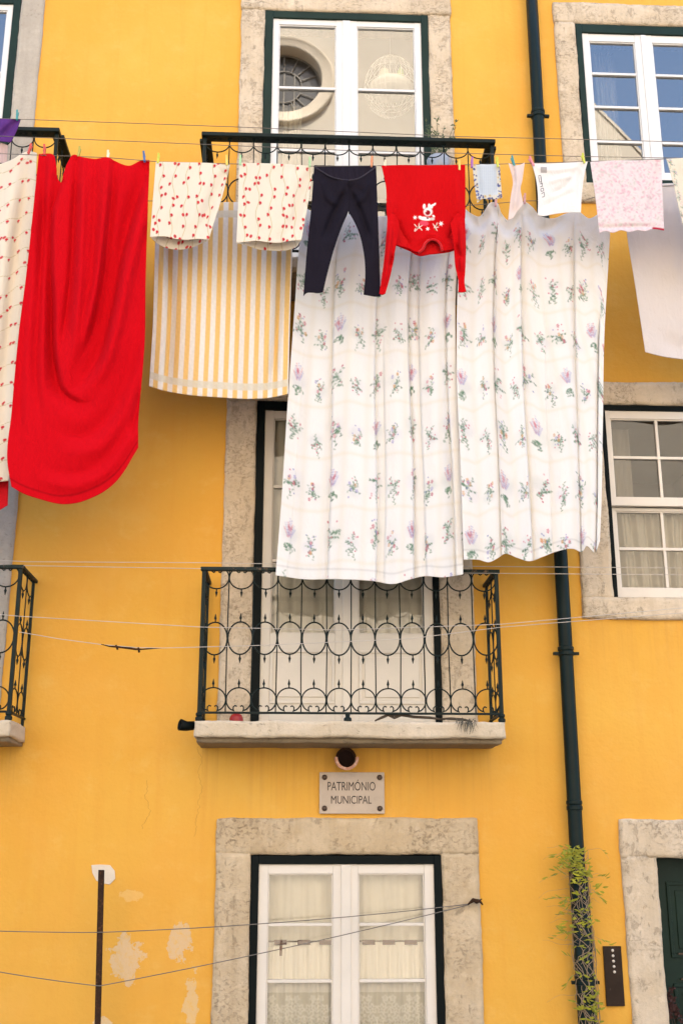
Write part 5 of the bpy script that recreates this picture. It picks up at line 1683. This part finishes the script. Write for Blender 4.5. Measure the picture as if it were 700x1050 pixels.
# ------------------------------------------------------------------ church across the street (seen mirrored in the panes)
BY = -14.0
VD = BY - .04                                         # its mirror image stands this far behind the wall
def MP(px, py): return P(px, py, VD)
oc = MP(291, 84)
Rd = float(MP(330, 84)[0] - MP(291, 84)[0])
ro = Rd * 1.34
ea, eb = MP(608, 110), MP(660, 162)
slope = (ea[2] - eb[2]) / (eb[0] - ea[0])
apex_x = oc[0] + .3
apex_z = ea[2] + slope * (ea[0] - apex_x)
hw = 9.5
eave = apex_z - slope * hw
ch = empty('church', (apex_x, BY, 0), 'cream church front with a round window and steep gable, mirrored in the upper panes', 'church')
n = 48
out_ = [(apex_x - hw, 0), (apex_x + hw, 0), (apex_x + hw, eave), (apex_x, apex_z), (apex_x - hw, eave)]
circ = [(oc[0] + Rd * 1.05 * math.cos(2 * PI * k / n), oc[2] + Rd * 1.05 * math.sin(2 * PI * k / n)) for k in range(n)]
import bmesh
bm = bmesh.new()
def ring(pts, y): 
    vs = [bm.verts.new((a, y, b)) for a, b in pts]
    return [bm.edges.new((vs[k], vs[(k + 1) % len(vs)])) for k in range(len(vs))]
e1 = ring(out_, BY) + ring(circ, BY)
bmesh.ops.triangle_fill(bm, use_beauty=True, use_dissolve=False, edges=e1)
bm.normal_update()
vv = [tuple(v.co) for v in bm.verts]; bm.verts.index_update()
ff = [[v.index for v in f.verts] for f in bm.faces]
bm.free()
m = MB().add(vv, ff)
yb = BY - 8
m.add([(a, y, b) for y in (BY, yb) for a, b in out_], [[1, 2, 7, 6], [0, 5, 9, 4], [5, 6, 7, 8, 9]])
m.build('wall', M['church'], ch)
m = MB()
tk = .10
for sgn in (1, -1):
    a = [(apex_x, apex_z + .002), (apex_x + sgn * (hw + .25), eave - slope * .25 + .002), (apex_x + sgn * (hw + .25), eave - slope * .25 + tk), (apex_x, apex_z + tk)]
    m.prism(a if sgn > 0 else a[::-1], BY + .03, yb - .2)
m.build('roof', M['church'], ch)
ow = empty('round_window', (oc[0], BY, oc[2]), parent=ch)
m = MB()
m.lathe([(Rd, -.25), (Rd, .10), (Rd * 1.05, .13), (Rd * 1.26, .10), (Rd * 1.30, .14), (ro, .10), (ro, -.02)], (oc[0], BY, oc[2]), 64, 'y')
f_ = m.f[:-2]
vs2 = [(x, 2 * BY - y, z) for x, y, z in m.v]         # face the street (+y)
link('stone_ring', vs2, f_, M['church_stone'], ow, smooth=True)
link('leaded_glass', [(oc[0] + Rd * math.cos(2 * PI * k / n), BY - .2, oc[2] + Rd * math.sin(2 * PI * k / n)) for k in range(n)], [list(range(n))[::-1]], M['dark_glass'], ow)
m = MB()
for r, w in ((Rd * .97, .022), (Rd * .47, .016)):
    m.tube([(oc[0] + r * math.cos(a), BY - .17, oc[2] + r * math.sin(a)) for a in np.linspace(0, 2 * PI, 49)[:-1]], w, 6, closed=True)
for k in range(16):
    a = 2 * PI * k / 16
    m.tube([(oc[0] + Rd * .46 * math.cos(a), BY - .17, oc[2] + Rd * .46 * math.sin(a)), (oc[0] + Rd * .97 * math.cos(a), BY - .17, oc[2] + Rd * .97 * math.sin(a))], .014, 6)
for q in (-.28, 0, .28): m.tube([(oc[0] + Rd * q, BY - .17, oc[2] - Rd * .9), (oc[0] + Rd * q, BY - .17, oc[2] + Rd * .4)], .02, 6)
m.build('glazing_bars', M['lead'], ow)

# ------------------------------------------------------------------ light
SUN_EL, SUN_AZ = math.radians(52), math.radians(14)    # the sun stands behind the yellow house; az measured from +y towards +x
w = bpy.data.worlds.new('World')
S.world = w
w.use_nodes = True
t = w.node_tree
bg = t.nodes['Background']
sky = t.nodes.new('ShaderNodeTexSky')
sky.sky_type = 'NISHITA'
sky.sun_disc = False
sky.sun_elevation = SUN_EL
sky.sun_rotation = SUN_AZ
sky.air_density = 1.0
sky.dust_density = 3.0
sky.ozone_density = 1.0
t.links.new(sky.outputs[0], bg.inputs[0])
bg.inputs[1].default_value = .15
sd = bpy.data.lights.new('sun', 'SUN')
sd.energy = 2.9
sd.angle = math.radians(.53)
sd.color = (1, .94, .85)
so = bpy.data.objects.new('sun', sd)
COL.objects.link(so)
sdir = Vector((math.sin(SUN_AZ) * math.cos(SUN_EL), math.cos(SUN_AZ) * math.cos(SUN_EL), math.sin(SUN_EL)))
so.rotation_euler = (-sdir).to_track_quat('-Z', 'Y').to_euler()
so.location = (0, 20, 30)

S.view_settings.view_transform = 'Standard'
S.view_settings.look = 'None'
S.view_settings.exposure = 2.43
S.view_settings.gamma = 1
S.cycles.use_denoising = True
S.cycles.max_bounces = 8
S.cycles.diffuse_bounces = 4
S.cycles.transparent_max_bounces = 12
S.cycles.caustics_reflective = False
S.cycles.caustics_refractive = False
